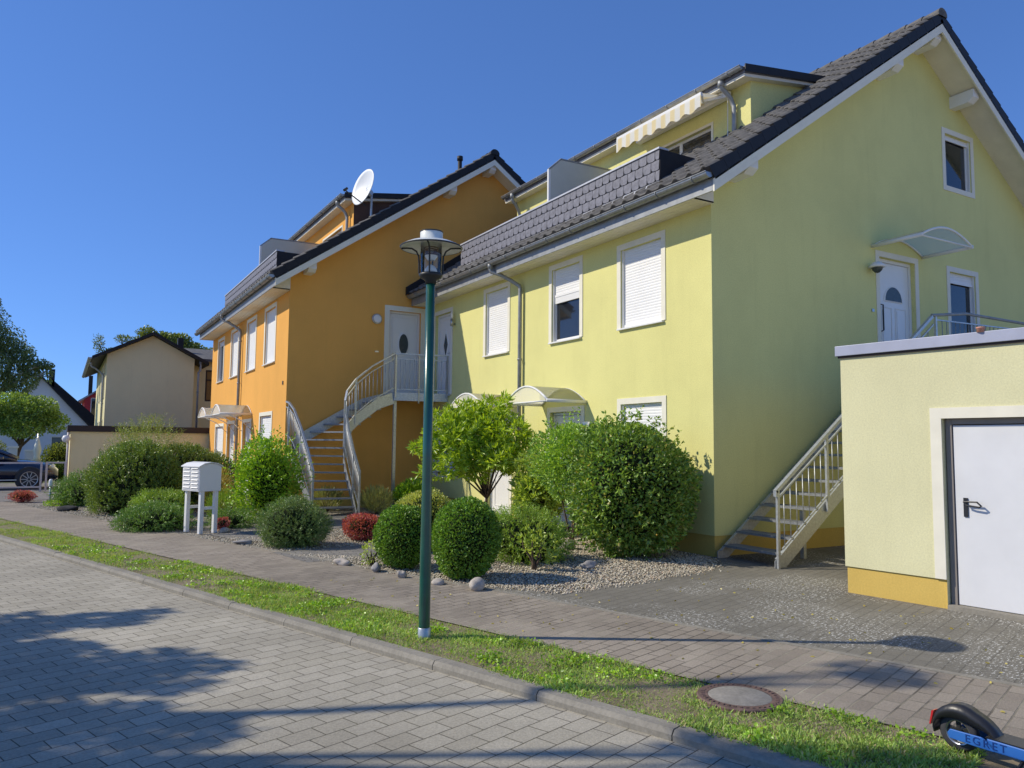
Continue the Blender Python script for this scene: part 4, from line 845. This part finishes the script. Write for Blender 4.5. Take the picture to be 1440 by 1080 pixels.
# ------------------------------------------------------------------ scooter
sc = thing('electric_scooter', 'blue and black electric scooter parked across the grass edge', 'scooter', (4.22, 2.42, 0), None, R(-90+4))
def wheel(p, x, r=.1):
    w_ = MB(); w_.lathe([(r-.035, -.022), (r-.012, -.024), (r, -.012), (r+.001, 0), (r, .012), (r-.012, .024), (r-.035, .022)], (x, 0, r), 36, (0, 1, 0)); w_ = w_.build('wheel', mt['rubber'], p, True)
    m = MB(); m.lathe([(r-.034, -.021), (r-.040, -.020), (r-.044, -.006), (r-.044, .006), (r-.040, .020), (r-.034, .021)], (x, 0, r), 32, (0, 1, 0)); m.build('rim', mt['alu'], w_, True)
    m = MB(); m.lathe([(.0, -.024), (.022, -.024), (.026, -.018), (.026, .018), (.022, .024), (.0, .024)], (x, 0, r), 24, (0, 1, 0))
    for k in range(5): a = k*1.2566+.4; m.bar((x+.02*math.cos(a), 0, r+.02*math.sin(a)), (x+(r-.04)*math.cos(a), 0, r+(r-.04)*math.sin(a)), .016, .02, (0, 1, 0))
    m.build('hub', mt['blacki'], w_)
wheel(sc, 0, .098); wheel(sc, .93, .098)
m = MB(); K = 16; vs = []
for k in range(K+1):
    a = R(192-k*190/K); r_ = .118+.028*math.sin(math.pi*k/K)**2+(.05*max(0, (k-11)/5))
    for y in (-.048, -.044, .044, .048): vs.append((r_*math.cos(a)*(1.0)+(.05*(k/K)**2), y, .098+(r_-(.068 if abs(y) > .046 else 0))*math.sin(a)))
m.add(vs, [(i*4+j, i*4+j+1, (i+1)*4+j+1, (i+1)*4+j) for i in range(K) for j in range(3)]); o = m.build('fender', mt['black'], sc, True); sm = o.modifiers.new('s', 'SOLIDIFY'); sm.thickness = .006
MB().prism([(-.134, -.024, .175), (-.122, -.024, .178), (-.142, -.024, .10), (-.148, -.024, .102)], (0, .048, 0)).build('tail_reflector', mt['red'], sc)
for y in (-.072, .062): m = MB(); m.prism([(-.02, y, .075), (-.03, y, .10), (-.015, y, .122), (.14, y, .125), (.20, y, .10), (.20, y, .07), (.10, y, .070)], (0, .01, 0)); m.build('fork_arm', mt['blue'], sc, bevel=.003)
m = MB(); m.prism([(.17, -.072, .098), (.165, -.072, .128), (.74, -.072, .128), (.78, -.072, .15), (.80, -.072, .11), (.74, -.072, .07), (.20, -.072, .07)], (0, .144, 0)); dk = m.build('deck', mt['blue'], sc, bevel=.006)
MB().box(.16, .75, -.07, .07, .1285, .134).build('deck_mat', mt['black'], dk)
cu = bpy.data.curves.new('lettering', 'FONT'); cu.body = 'EGRET'; cu.size = .055; cu.extrude = .0008; cu.space_character = 1.35; to = bpy.data.objects.new('tmp', cu)
me_ = bpy.data.meshes.new_from_object(to); bpy.data.objects.remove(to); tx = link('lettering', me_, dk, mt['bluedk'])
m = MB(); m.bar((.33, -.05, .07), (.30, -.10, .0), .012, .012); m.build('kickstand', mt['black'], sc)
m = MB(); m.bar((.77, 0, .13), (.90, 0, .30), .05, .05); m.tube([(.93, 0, .20), (.88, 0, .34), (.80, 0, 1.02)], .02, 10); m.bar((.93, -.035, .098), (.91, -.035, .24), .02, .015); m.bar((.93, .035, .098), (.91, .035, .24), .02, .015); m.build('steering_column', mt['blue'], sc)
m = MB(); m.tube([(.80, -.25, 1.04), (.79, 0, 1.03), (.80, .25, 1.04)], .014, 8); m.build('handlebar', mt['black'], sc, True)
tx.matrix_basis = Matrix.Translation((.06, -.0735+.0, .082)) @ Matrix.Rotation(math.pi/2, 4, 'X')

# ------------------------------------------------------------------ satellite dish
ds = thing('satellite_dish', 'white satellite dish on a mast above the orange house roof', 'satellite dish', (6.62, 18.75, 7.3))
dn = Vector((-.95, -.20, .21)).normalized(); dc = Vector((6.55, 18.7, 8.22)); pr_ = [(r_, .13*(r_/.5)**2) for r_ in np.linspace(.001, .5, 9)]; m = MB(); m.lathe(pr_, tuple(dc), 36, tuple(dn)); o = m.build('dish', mt['dishm'], ds, True); sm = o.modifiers.new('s', 'SOLIDIFY'); sm.thickness = .015; o.scale = (1, 1, 1)
m = MB(); m.tube([(6.68, 18.72, 7.25), (6.68, 18.72, 8.2)], .03, 10); m.bar(dc, (6.68, 18.72, 8.1), .12, .1); m.build('mast', mt['galv'], ds)
m = MB(); m.tube([(6.50, 18.62, 7.74), (5.92, 18.55, 8.03)], .017, 8); m.tube([(5.88, 18.53, 8.02), (5.93, 18.55, 8.06), (5.97, 18.56, 8.10)], .035, 8); m.build('feed_arm', mt['blacki'], ds)

# ------------------------------------------------------------------ planting
shrub('privet_bush', 'large rounded glossy green bush beside the yellow house corner', 'bush', (7.30, 8.95), (.93, .85), 2.02, L['laurel'], 16000, .064, .034, 3, amp=.16, shell=.34, k=26, cs=.74, up=.15, jit=.7, sprig=260, sl=.15)
shrub('leggy_bush', 'open green bush with bare crooked stems left of the large glossy bush', 'bush', (7.22, 10.35), (.64, .6), 2.03, L['tall'], 8500, .055, .03, 5, amp=.35, sprig=60, zlow=.75, core=False, shell=.7)
shrub('golden_bush', 'yellow green bush between the small tree and the leggy bush', 'bush', (7.5, 11.8), (.47, .45), 1.42, L['yellow'], 4200, .11, .034, 7, amp=.3, zlow=.15, cs=.45, shell=.6, up=.5, ros=6)
tree('small_tree', 'small bright green tree with long leaves before the yellow house door', (7.15, 13.1), .62, .04, [(7.0, 13.15, 1.75, .62, .6, .55), (6.35, 12.9, 1.62, .38, .4, .42), (7.25, 12.65, 1.85, .5, .5, .42), (6.85, 13.4, 2.15, .6, .5, .30), (7.55, 12.5, 1.45, .36, .4, .42), (6.3, 13.2, 1.95, .4, .4, .3), (6.02, 13.3, 1.55, .32, .35, .28), (5.95, 13.1, 1.1, .2, .25, .16), (6.95, 12.3, 1.35, .3, .3, .2), (6.75, 12.75, 1.42, .38, .35, .28), (7.4, 12.9, 1.3, .3, .3, .26), (6.7, 12.9, 1.2, .35, .35, .3), (7.25, 13.0, 2.3, .35, .3, .22), (6.22, 12.75, 1.2, .22, .25, .22)], L['tree'], 9800, .14, .036, 21, amp=.35, jit=.15, ros=7)
shrub('clipped_ball', 'smaller clipped round box bush left of the lamp pole', 'box ball', (3.92, 9.42), (.37, .37), .80, L['box'], 9500, .03, .019, 31, amp=.06, shell=.16, cs=.86, k=30, jit=.8, group='clipped box balls')
shrub('clipped_ball', 'larger clipped round box bush right of the lamp pole', 'box ball', (4.29, 8.36), (.42, .42), .94, L['box'], 12500, .03, .019, 33, amp=.06, shell=.16, cs=.86, k=30, jit=.8, group='clipped box balls')
sprays('spreading_juniper', 'low spreading light green juniper behind the larger box ball', 'juniper', (5.72, 9.3), (.60, .58), .70, L['juni'], 1500, .030, .009, 41, per=18, sl=.13, up=.15, amp=.22, cs=.78, shell=.35)
shrub('young_shrub', 'small yellow green shrub with bare stems in front of the juniper', 'shrub', (5.34, 8.5), (.25, .25), .55, L['yellow'], 420, .075, .03, 43, amp=.4, zlow=.14, core=False, shell=.8, up=.7, ros=7)
shrub('variegated_mound', 'rounded pale variegated bush behind the smaller box ball', 'bush', (4.85, 10.85), (.50, .48), .90, L['vari'], 9000, .034, .02, 47, amp=.12, cs=.85, shell=.25)
shrub('golden_tuft', 'tiny yellow tuft peeking out left of the smaller box ball', 'shrub', (3.62, 9.75), (.14, .14), .34, L['yellow'], 300, .04, .02, 48, core=False)
shrub('barberry_bush', 'red barberry bush at the foot of the curved stair', 'barberry', (4.45, 12.45), (.36, .34), .43, L['red'], 3800, .034, .02, 51, amp=.2, cs=.7, group='red barberry bushes')
shrub('barberry_bush', 'red barberry bush alone at the far left side drive', 'barberry', (-.79, 23.9), (.30, .3), .30, L['red'], 1600, .035, .02, 53, amp=.2, cs=.7, group='red barberry bushes')
shrub('barberry_bush', 'little red barberry just right of the mailbox leg', 'barberry', (2.62, 14.9), (.13, .13), .24, L['red'], 500, .03, .02, 55, amp=.2, cs=.6, group='red barberry bushes')
sprays('yew_bush', 'dense dark green yew cushion left of the red barberry', 'yew', (3.22, 12.2), (.49, .47), .70, L['yew'], 2800, .024, .008, 61, per=14, sl=.10, up=.35, amp=.2, cs=.78, shell=.3)
shrub('fresh_mound', 'light green mound behind the dark yew cushion', 'bush', (3.55, 14.1), (.32, .3), .55, L['bright'], 2600, .035, .018, 63, cs=.8, amp=.1)
shrub('fresh_shrub', 'bushy bright green shrub covering the orange house corner', 'bush', (3.68, 16.05), (.66, .6), 1.70, L['bright'], 8500, .06, .032, 65, amp=.34, k=22, cs=.62, shell=.5, up=.5, sprig=160, sl=.22)
shrub('grassy_tuft', 'grey green grassy tuft beside the curved stair foot', 'plant', (6.35, 16.9), (.35, .3), .55, L['lav'], 1500, .16, .01, 67, core=False, up=1.4, jit=.3)
shrub('grassy_tuft', 'grey green grassy tuft seen through the curved stair steps', 'plant', (5.5, 18.0), (.35, .3), .5, L['lav'], 1200, .14, .012, 68, core=False, up=1.3, jit=.3)
shrub('leafy_plant', 'green leafy plant under the stair landing', 'plant', (7.3, 17.0), (.5, .4), .72, L['bright'], 1800, .09, .05, 69, core=False, up=.6)
sprays('mugo_pine', 'taller left pine bush with feathery pale top before the beige garage', 'pine bush', (1.55, 19.3), (.98, .9), 1.62, L['pine'], 3000, .055, .014, 71, per=15, sl=.15, up=1.0, amp=.28, cs=.86, shell=.22, group='pine bushes')
sprays('feathery_pine', 'pale feathery young pine rising behind the left pine bush', 'pine bush', (1.75, 20.3), (.7, .6), 2.08, L['pinel'], 800, .055, .008, 73, per=16, sl=.28, up=.9, amp=.3, core=False, zlow=.8)
sprays('mugo_pine', 'lower right pine bush directly behind the mailbox', 'pine bush', (2.62, 20.3), (.98, .8), 1.52, L['pine'], 2800, .055, .014, 75, per=15, sl=.15, up=1.0, amp=.28, cs=.86, shell=.22, group='pine bushes')
sprays('ground_juniper', 'dark green creeping juniper left of the mailbox', 'juniper', (1.55, 15.6), (.62, .55), .38, L['junid'], 1300, .034, .010, 77, per=16, sl=.14, up=.1, amp=.2, cs=.8, shell=.35)
sprays('golden_juniper', 'bright yellow green low juniper hump left of the mailbox', 'juniper', (1.75, 16.7), (.52, .45), .58, L['juni'], 1300, .034, .010, 79, per=16, sl=.14, up=.2, amp=.15, cs=.8, shell=.35)
sprays('sprawling_juniper', 'long dark sprawling juniper at the beige garage corner', 'juniper', (.65, 22.3), (.75, .6), .66, L['junid'], 1300, .045, .012, 81, per=16, sl=.18, up=.3, amp=.3, cs=.78, shell=.35)
shrub('leafy_bush', 'dark leaved bush behind the mailbox near the orange house', 'bush', (3.45, 21.2), (.62, .5), 1.25, L['darkl'], 3500, .07, .04, 83, amp=.2, cs=.7)
shrub('fern_clump', 'half dried fern clump between the dark bush and fresh shrub', 'fern', (3.1, 18.6), (.32, .3), .95, L['dry'], 800, .20, .012, 85, core=False, up=1.2)
sprays('cotoneaster_mat', 'low dark green groundcover right of the mailbox', 'shrub', (2.85, 15.4), (.42, .4), .30, L['junid'], 500, .03, .01, 87, per=14, sl=.12, up=.2)
shrub('pale_grass_clump', 'pale green grassy clump behind the low groundcover', 'plant', (3.0, 16.9), (.35, .3), .55, L['juni'], 1200, .15, .010, 89, core=False, up=1.4)
shrub('flower_patch', 'small orange brown plant behind the larger box ball', 'plant', (6.0, 11.0), (.3, .2), .52, L['dry'], 700, .04, .02, 91, core=False)
shrub('low_groundcover', 'thin green groundcover under the bush at the pavement edge by the bollard', 'plant', (.0, 22.2), (.35, .3), .14, L['bright'], 600, .04, .02, 93, core=False)
for c, r_, l, s, mm in [((4.05, 7.62), (.10, .085, .075), 'roundest pale boulder in front of the larger box ball', 1, 'stone'), ((3.82, 8.15), (.09, .07, .045), 'flat pale stone just right of the lamp pole', 2, 'stone'), ((3.62, 8.75), (.075, .07, .06), 'pinkish stone hidden left of the lamp pole', 3, 'stone'),
   ((3.50, 9.30), (.075, .06, .065), 'squarish grey stone left of the smaller box ball', 4, 'stoned'), ((3.30, 10.02), (.12, .09, .055), 'flat pale stone beside the path edge', 5, 'stone'), ((6.05, 8.28), (.095, .07, .06), 'grey stone before the large glossy bush', 6, 'stoned'),
   ((2.60, 14.55), (.11, .08, .055), 'round stone right of the mailbox leg', 7, 'stone'), ((1.12, 17.5), (.13, .10, .09), 'grey white stone left of the creeping juniper', 8, 'stoned'), ((2.58, 12.75), (.13, .09, .04), 'flat stone in the gravel left of the yew cushion', 9, 'stoned'),
   ((6.9, 9.95), (.15, .11, .09), 'rounded pale stone by the house path', 10, 'stone'), ((6.55, 10.05), (.10, .09, .07), 'small rosy stone by the house path', 11, 'stone'), ((.21, 20.6), (.24, .17, .07), 'black jagged rock at the left end of the bed', 12, 'rock')]: rock('stone', l, c, r_, mt[mm], s, 'garden stones')

# ------------------------------------------------------------------ bollard light, railings, garage wall
bl = thing('bollard_light', 'thin grey bollard light at the left end of the planting', 'bollard light', (-.17, 22.6, 0))
MB().tube([(-.17, 22.6, 0), (-.17, 22.6, .5)], .03, 10).build('post', mt['galv'], bl, True); MB().lathe([(.045, .46), (.05, .5), (.05, .6), (.03, .64), (0, .65)], (-.17, 22.6, 0), 14).build('lamp_head', mt['white'], bl, True)
def railing(name, label, x0, x1, y, h):
    t = thing(name, label, 'railing', (x0, y, 0), 'pale railings by the parked car')
    for x in (x0, x1): MB().box(x-.03, x+.03, y-.03, y+.03, 0, h).build('post', mt['pinkm'], t)
    for z in (h-.05, .12): MB().box(x0+.031, x1-.031, y-.02, y+.02, z, z+.05).build('rail', mt['pinkm'], t)
railing('railing', 'long pale railing in front of the dark blue car', -3.2, -.50, 28.6, .93); railing('railing', 'short pale railing beside the beige garage corner', -.36, .16, 28.9, .93)
bg_ = thing('beige_garage', 'long beige flat roofed garage block with dark brown fascia', 'garage', (.25, 30, 0))
m = MB(); m.box(.26, 12, 30, 36-.2, 0, 1.93); m.build('wall', mt['beige'], bg_); m = MB(); m.box(.17, 12.1, 29.9, 36-.1, 1.93, 2.14); m.build('roof_fascia', mt['darkfascia'], bg_)
m = MB(); m.tube([(.2, 29.96, 0), (.2, 29.96, 1.9)], .035, 8); m.build('downpipe', mt['pinkm'], bg_, True)
m = MB(); m.lathe([(0, 1.55), (.09, 1.58), (.13, 1.68), (.09, 1.78), (0, 1.81)], (.14, 29.85, 0), 14); m.build('globe_lamp', mt['white'], bg_, True)

# ------------------------------------------------------------------ houses behind
def gable_house(name, label, x0, x1, y0, y1, eave, ridge, wm, rm, ov=.35, th=.12, trim=None, wins=(), side=()):
    t = thing(name, label, 'house', (x0, y0, 0)); xr = (x0+x1)/2; s_ = (ridge-eave)/(xr-x0); T = TY(y0)
    m = MB(T); wall_cells(m, x0, x1, 0, lambda x: ridge-abs(x-xr)*s_-.02, [w_[:4] for w_ in wins], .1, (xr,)); m.build('gable_wall', wm, t, recalc=False)
    m = MB(TX(x0)); wall_cells(m, y0, y1, 0, lambda y: eave-.02, [w_[:4] for w_ in side], .1); m.build('side_wall', wm, t, recalc=False)
    m = MB(); m.add([(x1, y0, 0), (x1, y1, 0), (x1, y1, eave-.02), (x1, y0, eave-.02)], [(0, 1, 2, 3)]); m.add([(x0, y1, 0), (x1, y1, 0), (x1, y1, eave), (xr, y1, ridge-.02), (x0, y1, eave)], [(0, 1, 2, 3, 4)]); m.build('rear_wall', wm, t, recalc=False)
    m = MB()
    for sg in (1, -1):
        e = lambda x: xr+sg*(x-xr); m.prism([(e(x0-ov*1.6), y0-ov, eave-ov*1.6*s_), (xr, y0-ov, ridge), (xr, y0-ov, ridge+th), (e(x0-ov*1.6), y0-ov, eave-ov*1.6*s_+th)], (0, y1-y0+2*ov, 0))
    r = m.build('roof', rm, t)
    gutter(t, x0-ov*1.6, y0-ov, y1+ov, eave-ov*1.6*s_+.06, .07)
    for (a, b, c, d) in wins: window(T, t, a, b, c, d, 0, 0, sill=True)
    for (a, b, c, d) in side: window(TX(x0), t, a, b, c, d, 0, .06)
    return t, r
bh, br_ = gable_house('beige_house', 'beige two storey house with shallow dark roof behind the beige garage', 1.49, 4.9, 36, 46.5, 5.28, 6.17, mt['beige'], mt['tiledark'], .35, .13, None, (), [(37.2, 38.1, 3.5, 4.95), (39.3, 40.2, 3.5, 4.95), (41.4, 42.3, 3.5, 4.95), (37.2, 38.1, 1.0, 2.5), (39.3, 40.2, 1.0, 2.5), (41.4, 42.3, 1.0, 2.5)])
m = MB(TY(37.6)); wall_cells(m, 4.9, 9.5, 0, lambda x: 5.35, [(5.62, 6.9, 3.5, 4.95)], .1); m.build('wing_wall', mt['beige'], bh, recalc=False)
m = MB(); m.prism([(4.3, 37.2, 5.3), (4.3, 41.5, 6.25), (4.3, 41.5, 6.35), (4.3, 37.2, 5.42)], (6, 0, 0)); m.build('wing_roof', mt['tile'], bh)
m = MB(TY(37.6)); frame_ring(m, 5.62, 6.9, 3.5, 4.95, .07, -.1, -.03); m.box(5.69, 6.83, -.1, -.035, 4.45, 4.52); w_ = m.build('window', mt['darkfascia'], bh); MB(TY(37.6)).box(5.68, 6.84, -.09, -.07, 3.56, 4.9).build('pane', mt['glassb'], w_)
downpipe(bh, 5.15, 4.9+.25, 35.95, 5.15, 1.9, dy=0); downpipe(bh, .95, 1.49, 36.9, 4.95, 0, dy=.1)
MB().box(4.6, 4.85, 39.5, 39.8, 5.6, 6.6).build('chimney', mt['tiledark'], br_)
wh_, wr = gable_house('white_house', 'white gabled house with steep dark roof far behind the blue car', -4.6, 1.9, 60, 70, 2.3, 5.85, mt['whitewall'], mt['tiledark'], .25, .15, None, [(-.6, .9, .8, 1.9), (-1.2, -.2, 3.2, 3.9)])
MB().box(-.95, -.6, 62, 62.5, 5.0, 6.6).build('chimney', mt['rock'], wr)
m = MB(); m.prism([(-1.36, 62, 5.6), (-.8, 62, 5.95), (2.7, 62, 2.75), (1.7, 62, 2.3)], (0, 6, 0)); m.build('rear_wing_roof', mt['tiledark'], wh_)
rd, rr_ = gable_house('red_house', 'red boarded house with white window behind the white house', 1.5, 8, 72, 82, 5.1, 7.4, mt['redwall'], mt['zincdull'], .3, .15, None, [(1.95, 2.75, 3.6, 5.2)])
MB().box(1.75, 2.05, 73, 73.3, 5.0, 7.1).build('chimney', mt['rock'], rr_)

# ------------------------------------------------------------------ parked car
ca = thing('parked_car', 'dark blue saloon car parked behind the pale railing', 'car', (-2.4, 30.9, 0))
def section(x, w, zb, zt_, n=18, p=3.2, tum=.0):
    out = []
    for k in range(n):
        a = 2*math.pi*k/n; c, s_ = math.cos(a), math.sin(a); y = math.copysign(abs(c)**(2/p), c)*w; z = (zb+zt_)/2+math.copysign(abs(s_)**(2/p), s_)*(zt_-zb)/2
        out.append((x, 30.9+y*(1-tum*max(0, (z-(zb+zt_)/2)/(zt_-zb))), z))
    return out
def loft(st_, mat, name, par, n=18):
    m = MB(); vs = []
    for q in st_: vs += section(*q)
    m.add(vs, [(i*n+j, i*n+(j+1) % n, (i+1)*n+(j+1) % n, (i+1)*n+j) for i in range(len(st_)-1) for j in range(n)]+[tuple(range(n)), tuple(range((len(st_)-1)*n, len(st_)*n))]); return m.build(name, mat, par, True)
B_ = [(-4.72, .72, .45, .85), (-4.66, .84, .3, .98), (-4.4, .90, .22, 1.04), (-3.6, .92, .2, 1.02), (-2.6, .925, .2, 1.0), (-1.6, .92, .2, 1.0), (-.9, .90, .2, .96), (-.4, .86, .22, .86), (-.14, .78, .26, .74), (-.04, .66, .32, .64)]
loft(B_, mt['carpaint'], 'body', ca)
GH = [(-4.35, .62, .9, 1.02), (-3.9, .72, .9, 1.28), (-3.3, .76, .9, 1.42), (-2.6, .76, .9, 1.43), (-2.1, .74, .9, 1.38), (-1.6, .72, .9, 1.17), (-1.22, .70, .88, .99)]
loft([(x, w, a, b-.0) for x, w, a, b in GH], mt['carglass'], 'windows', ca)
m = MB()
for y in (30.9-.60, 30.9+.60): m.tube([(-4.35, y, 1.03), (-3.9, y, 1.27), (-3.3, y, 1.425), (-2.6, y, 1.435), (-2.1, y, 1.385), (-1.6, y, 1.18), (-1.22, y, .99)], .045, 8)
m.build('roof_pillars', mt['carpaint'], ca, True); loft([(-3.8, .5, 1.26, 1.30), (-3.3, .6, 1.40, 1.45), (-2.6, .6, 1.41, 1.46), (-2.15, .55, 1.37, 1.42)], mt['carpaint'], 'roof', ca)
for x in (-.85, -3.75):
    for y in (29.98, 31.66):
        m = MB(); m.lathe([(.0, -.11), (.25, -.11), (.32, -.10), (.335, -.05), (.335, .05), (.32, .10), (.25, .11), (0, .11)], (x, y+.08, .335), 28, (0, 1, 0)); w_ = m.build('wheel', mt['rubber'], ca, True)
        m = MB()
        for k in range(10): a = k*.6283; m.bar((x+.04*math.cos(a), y-.035, .335+.04*math.sin(a)), (x+.235*math.cos(a), y-.035, .335+.235*math.sin(a)), .035, .02, (0, 1, 0))
        m.lathe([(.235, -.015), (.255, -.02), (.255, .02)], (x, y-.03, .335), 28, (0, 1, 0)); m.build('rim', mt['alu'], w_)
    m = MB(); m.lathe([(.0, .0), (.40, .0), (.41, .02), (.0, .03)], (x, 29.968, .345), 28, (0, 1, 0)); m.build('wheel_arch', mt['black'], ca)
for y in (30.35, 31.45): m = MB(); m.lathe([(.0, .07), (.06, .06), (.10, .03), (.12, .0)], (-.20, y, .70), 14, (1, -.35 if y < 31 else .35, .25)); m.build('headlight', mt['lampw'], ca, True)
m = MB(); m.box(-1.75, -1.58, 29.80, 29.98, .98, 1.10); m.build('wing_mirror', mt['carpaint'], ca, bevel=.03); MB().box(-3.3, -1.2, 29.965, 29.975, .30, .33).build('sill_trim', mt['alu'], ca)

# ------------------------------------------------------------------ garden beyond the car
hp = thing('garden_parasol', 'folded cream garden parasol beyond the blue car', 'parasol', (-.85, 38, 0)); MB().tube([(-.85, 38, 0), (-.85, 38, 1.9)], .02, 6).build('pole', mt['alu'], hp, True); MB().lathe([(.02, 1.75), (.07, 1.6), (.16, 1.2), (.10, .95), (.17, .72), (.02, .75)], (-.85, 38, 0), 10).build('folded_canopy', mt['cloth'], hp, True)
for x, h, l in ((-1.75, 1.3, 'white square gate pillar left of the folded parasol'), (-1.15, 1.15, 'shorter white gate pillar next to the folded parasol')):
    pt = thing('gate_pillar', l, 'pillar', (x, 39, 0), 'white gate pillars'); MB().box(x-.16, x+.16, 38.84, 39.16, 0, h).build('shaft', mt['whitewall'], pt); MB().prism([(x-.2, 38.8, h), (x+.2, 38.8, h), (x+.2, 39.2, h), (x-.2, 39.2, h)], (0, 0, .07)).build('cap', mt['white'], pt)
shrub('garden_hedge', 'low clipped dark hedge behind the blue car', 'hedge', (-.3, 36), (1.6, .5), .75, L['darkl'], 6000, .07, .04, 101, amp=.06, cs=.85, shell=.2)
for x, y, r_, h, l in ((-.1, 42, .7, 1.5, 'leafy garden bush before the white house wall'), (.9, 44, .6, 1.2, 'smaller garden bush right of the parasol'), (-2.8, 41, .8, 1.7, 'dark garden bush at the far left edge')): shrub('garden_bush', l, 'bush', (x, y), (r_, r_), h, L['bright' if x > .5 else 'far'], 2500, .09, .05, int(x*10+120), amp=.25, group='garden bushes')
tree('birch_tree', 'tall weeping birch at the left edge before the white house', (-3.3, 47), 3.6, .17, [(-3.6, 47, 7.6, .9, .9, 1.0), (-2.9, 47, 6.7, .9, .9, .9), (-4.3, 47, 6.6, 1.0, 1, 1.2), (-2.1, 47, 6.0, .75, .8, .8), (-3.4, 46.6, 5.4, 1.2, 1.1, 1.0), (-1.5, 47, 5.3, .6, .6, .7), (-1.0, 46.6, 5.6, .45, .4, .25), (-.72, 46.6, 5.15, .16, .2, .5), (-2.2, 46.8, 4.6, .9, .8, .8), (-4.4, 47, 4.6, .9, .8, .9), (-5.2, 47, 6, 1.2, 1, 1.6), (-3.5, 47, 8.7, .5, .5, .5)], L['birch'], 24000, .13, .06, 131, bark='birchb', droop=.8, amp=.35)
tree('maple_tree', 'broad low crowned green tree behind the blue car', (-1.85, 40), 1.5, .13, [(-1.9, 40, 3.0, 1.0, .9, .75), (-.9, 39.7, 2.9, .85, .8, .65), (-2.7, 40, 2.6, .9, .9, .7), (-.35, 39.8, 2.45, .6, .6, .5), (-1.5, 39.6, 2.2, .9, .8, .45), (-3.3, 40, 3.1, .8, .8, .7)], L['round'], 15000, .10, .07, 151, amp=.3, lean=(.35, 0))
tree('chestnut_tree', 'leafy tree top showing above the beige house roof', (5.4, 52), 5.5, .2, [(5.2, 52, 8.0, .8, .8, .5), (4.3, 52, 8.2, .55, .6, .45), (6.2, 52, 7.9, .7, .7, .55), (7.0, 52, 7.5, .7, .7, .45), (5.6, 52, 7.2, 1.4, 1.2, .8), (7.8, 52, 7.2, .6, .6, .4)], L['far'], 6000, .17, .10, 171, amp=.4)
tree('thin_tree', 'thin tree top peeking over the left of the beige house roof', (2.4, 54), 6, .12, [(1.75, 54, 7.75, .3, .3, .5), (3.2, 54, 8.1, .6, .3, .25), (3.9, 54, 8.0, .35, .3, .3), (2.4, 54, 7.0, .7, .5, .5)], L['birch'], 1500, .13, .06, 191, amp=.4)
# street tree standing left of the view: its crown shades the paving
sv = Vector((-3.59, 2.19, 3.33))/3.33
cl_ = []
for gx, gy, h, r_ in [(-.5, 8.4, 5, .50), (.35, 8.3, 5.6, .34), (.75, 8.45, 6, .14), (-.9, 7.6, 5.4, .7), (-.25, 7.2, 5, .5), (-.5, 6.6, 6, .6), (.1, 6.3, 5.4, .40), (.65, 6.6, 5.7, .28), (.98, 6.2, 5.2, .18), (.6, 5.95, 6.1, .24), (-.4, 5.6, 5.3, .5), (.25, 5.35, 5.8, .34), (-.9, 4.9, 5, .8), (-.1, 4.6, 6.2, .5), (.6, 4.9, 5.5, .26), (.35, 4.15, 5, .40), (-.6, 3.8, 5.8, .7), (.3, 3.3, 6.3, .55), (1.2, 3.35, 5.6, .30), (-1.8, 6.5, 5.5, 1.1), (-1.8, 4.5, 6.3, 1.2), (-2, 8.2, 6.1, .9), (1.9, 3.0, 6.8, .35), (2.6, 2.7, 7.2, .40), (3.2, 2.75, 7.2, .3), (5.1, 3.5, 8.4, .24), (3.75, 2.3, 7.8, .35), (3.0, 3.25, 7, .14)]:
    cl_.append((gx+sv.x*h, gy+sv.y*h, h, r_, r_, r_*.6))
tree('street_tree', 'street tree outside the left of the photograph shading the paving', (-7.6, 9.4), 3.4, .2, cl_, L['round'], 24000, .12, .075, 201, amp=.35)

# ------------------------------------------------------------------ camera, light
cam = bpy.data.cameras.new('camera'); co = bpy.data.objects.new('camera', cam); C.objects.link(co); S.camera = co
yaw, pit, rol = R(30.425), R(4.604), R(.563)
fw = Vector((math.sin(yaw)*math.cos(pit), math.cos(yaw)*math.cos(pit), math.sin(pit))); rt = Vector((math.cos(yaw), -math.sin(yaw), 0)); up = rt.cross(fw)
r2 = rt*math.cos(rol)+up*math.sin(rol); u2 = up*math.cos(rol)-rt*math.sin(rol)
mw = Matrix((r2, u2, -fw)).transposed().to_4x4(); mw.translation = (0, 0, 1.6); co.matrix_world = mw
cam.sensor_width = 36; cam.lens = 1074.7/1440*36; cam.clip_end = 1500; cam.clip_start = .05
sd = Vector((-3.59, 2.19, 3.33)).normalized()
sun = bpy.data.lights.new('sun', 'SUN'); sun.energy = 4.0; sun.angle = R(.53); sun.color = (1, .92, .77); so = bpy.data.objects.new('sun', sun); C.objects.link(so)
so.rotation_euler = sd.to_track_quat('Z', 'Y').to_euler()
w = bpy.data.worlds.new('World'); S.world = w; w.use_nodes = True; t = w.node_tree
sk = t.nodes.new('ShaderNodeTexSky'); sk.sky_type = 'NISHITA'; sk.sun_disc = False; sk.sun_elevation = math.asin(sd.z); sk.sun_rotation = math.atan2(sd.x, sd.y); sk.ozone_density = 6.0; sk.air_density = .8; sk.dust_density = .0; sk.altitude = 500
bg = t.nodes['Background']; gm = t.nodes.new('ShaderNodeGamma'); gm.inputs[1].default_value = .65; t.links.new(sk.outputs[0], gm.inputs[0]); tint = mix(t, gm.outputs[0], (.76, 1.17, 1.92), 1.0, 'MULTIPLY'); t.links.new(tint, bg.inputs[0]); bg.inputs[1].default_value = .138
S.view_settings.view_transform = 'Standard'; S.view_settings.look = 'None'; S.view_settings.exposure = .06; S.view_settings.gamma = 1
S.render.engine = 'CYCLES'; S.cycles.max_bounces = 6; S.cycles.transparent_max_bounces = 12; S.cycles.use_denoising = True
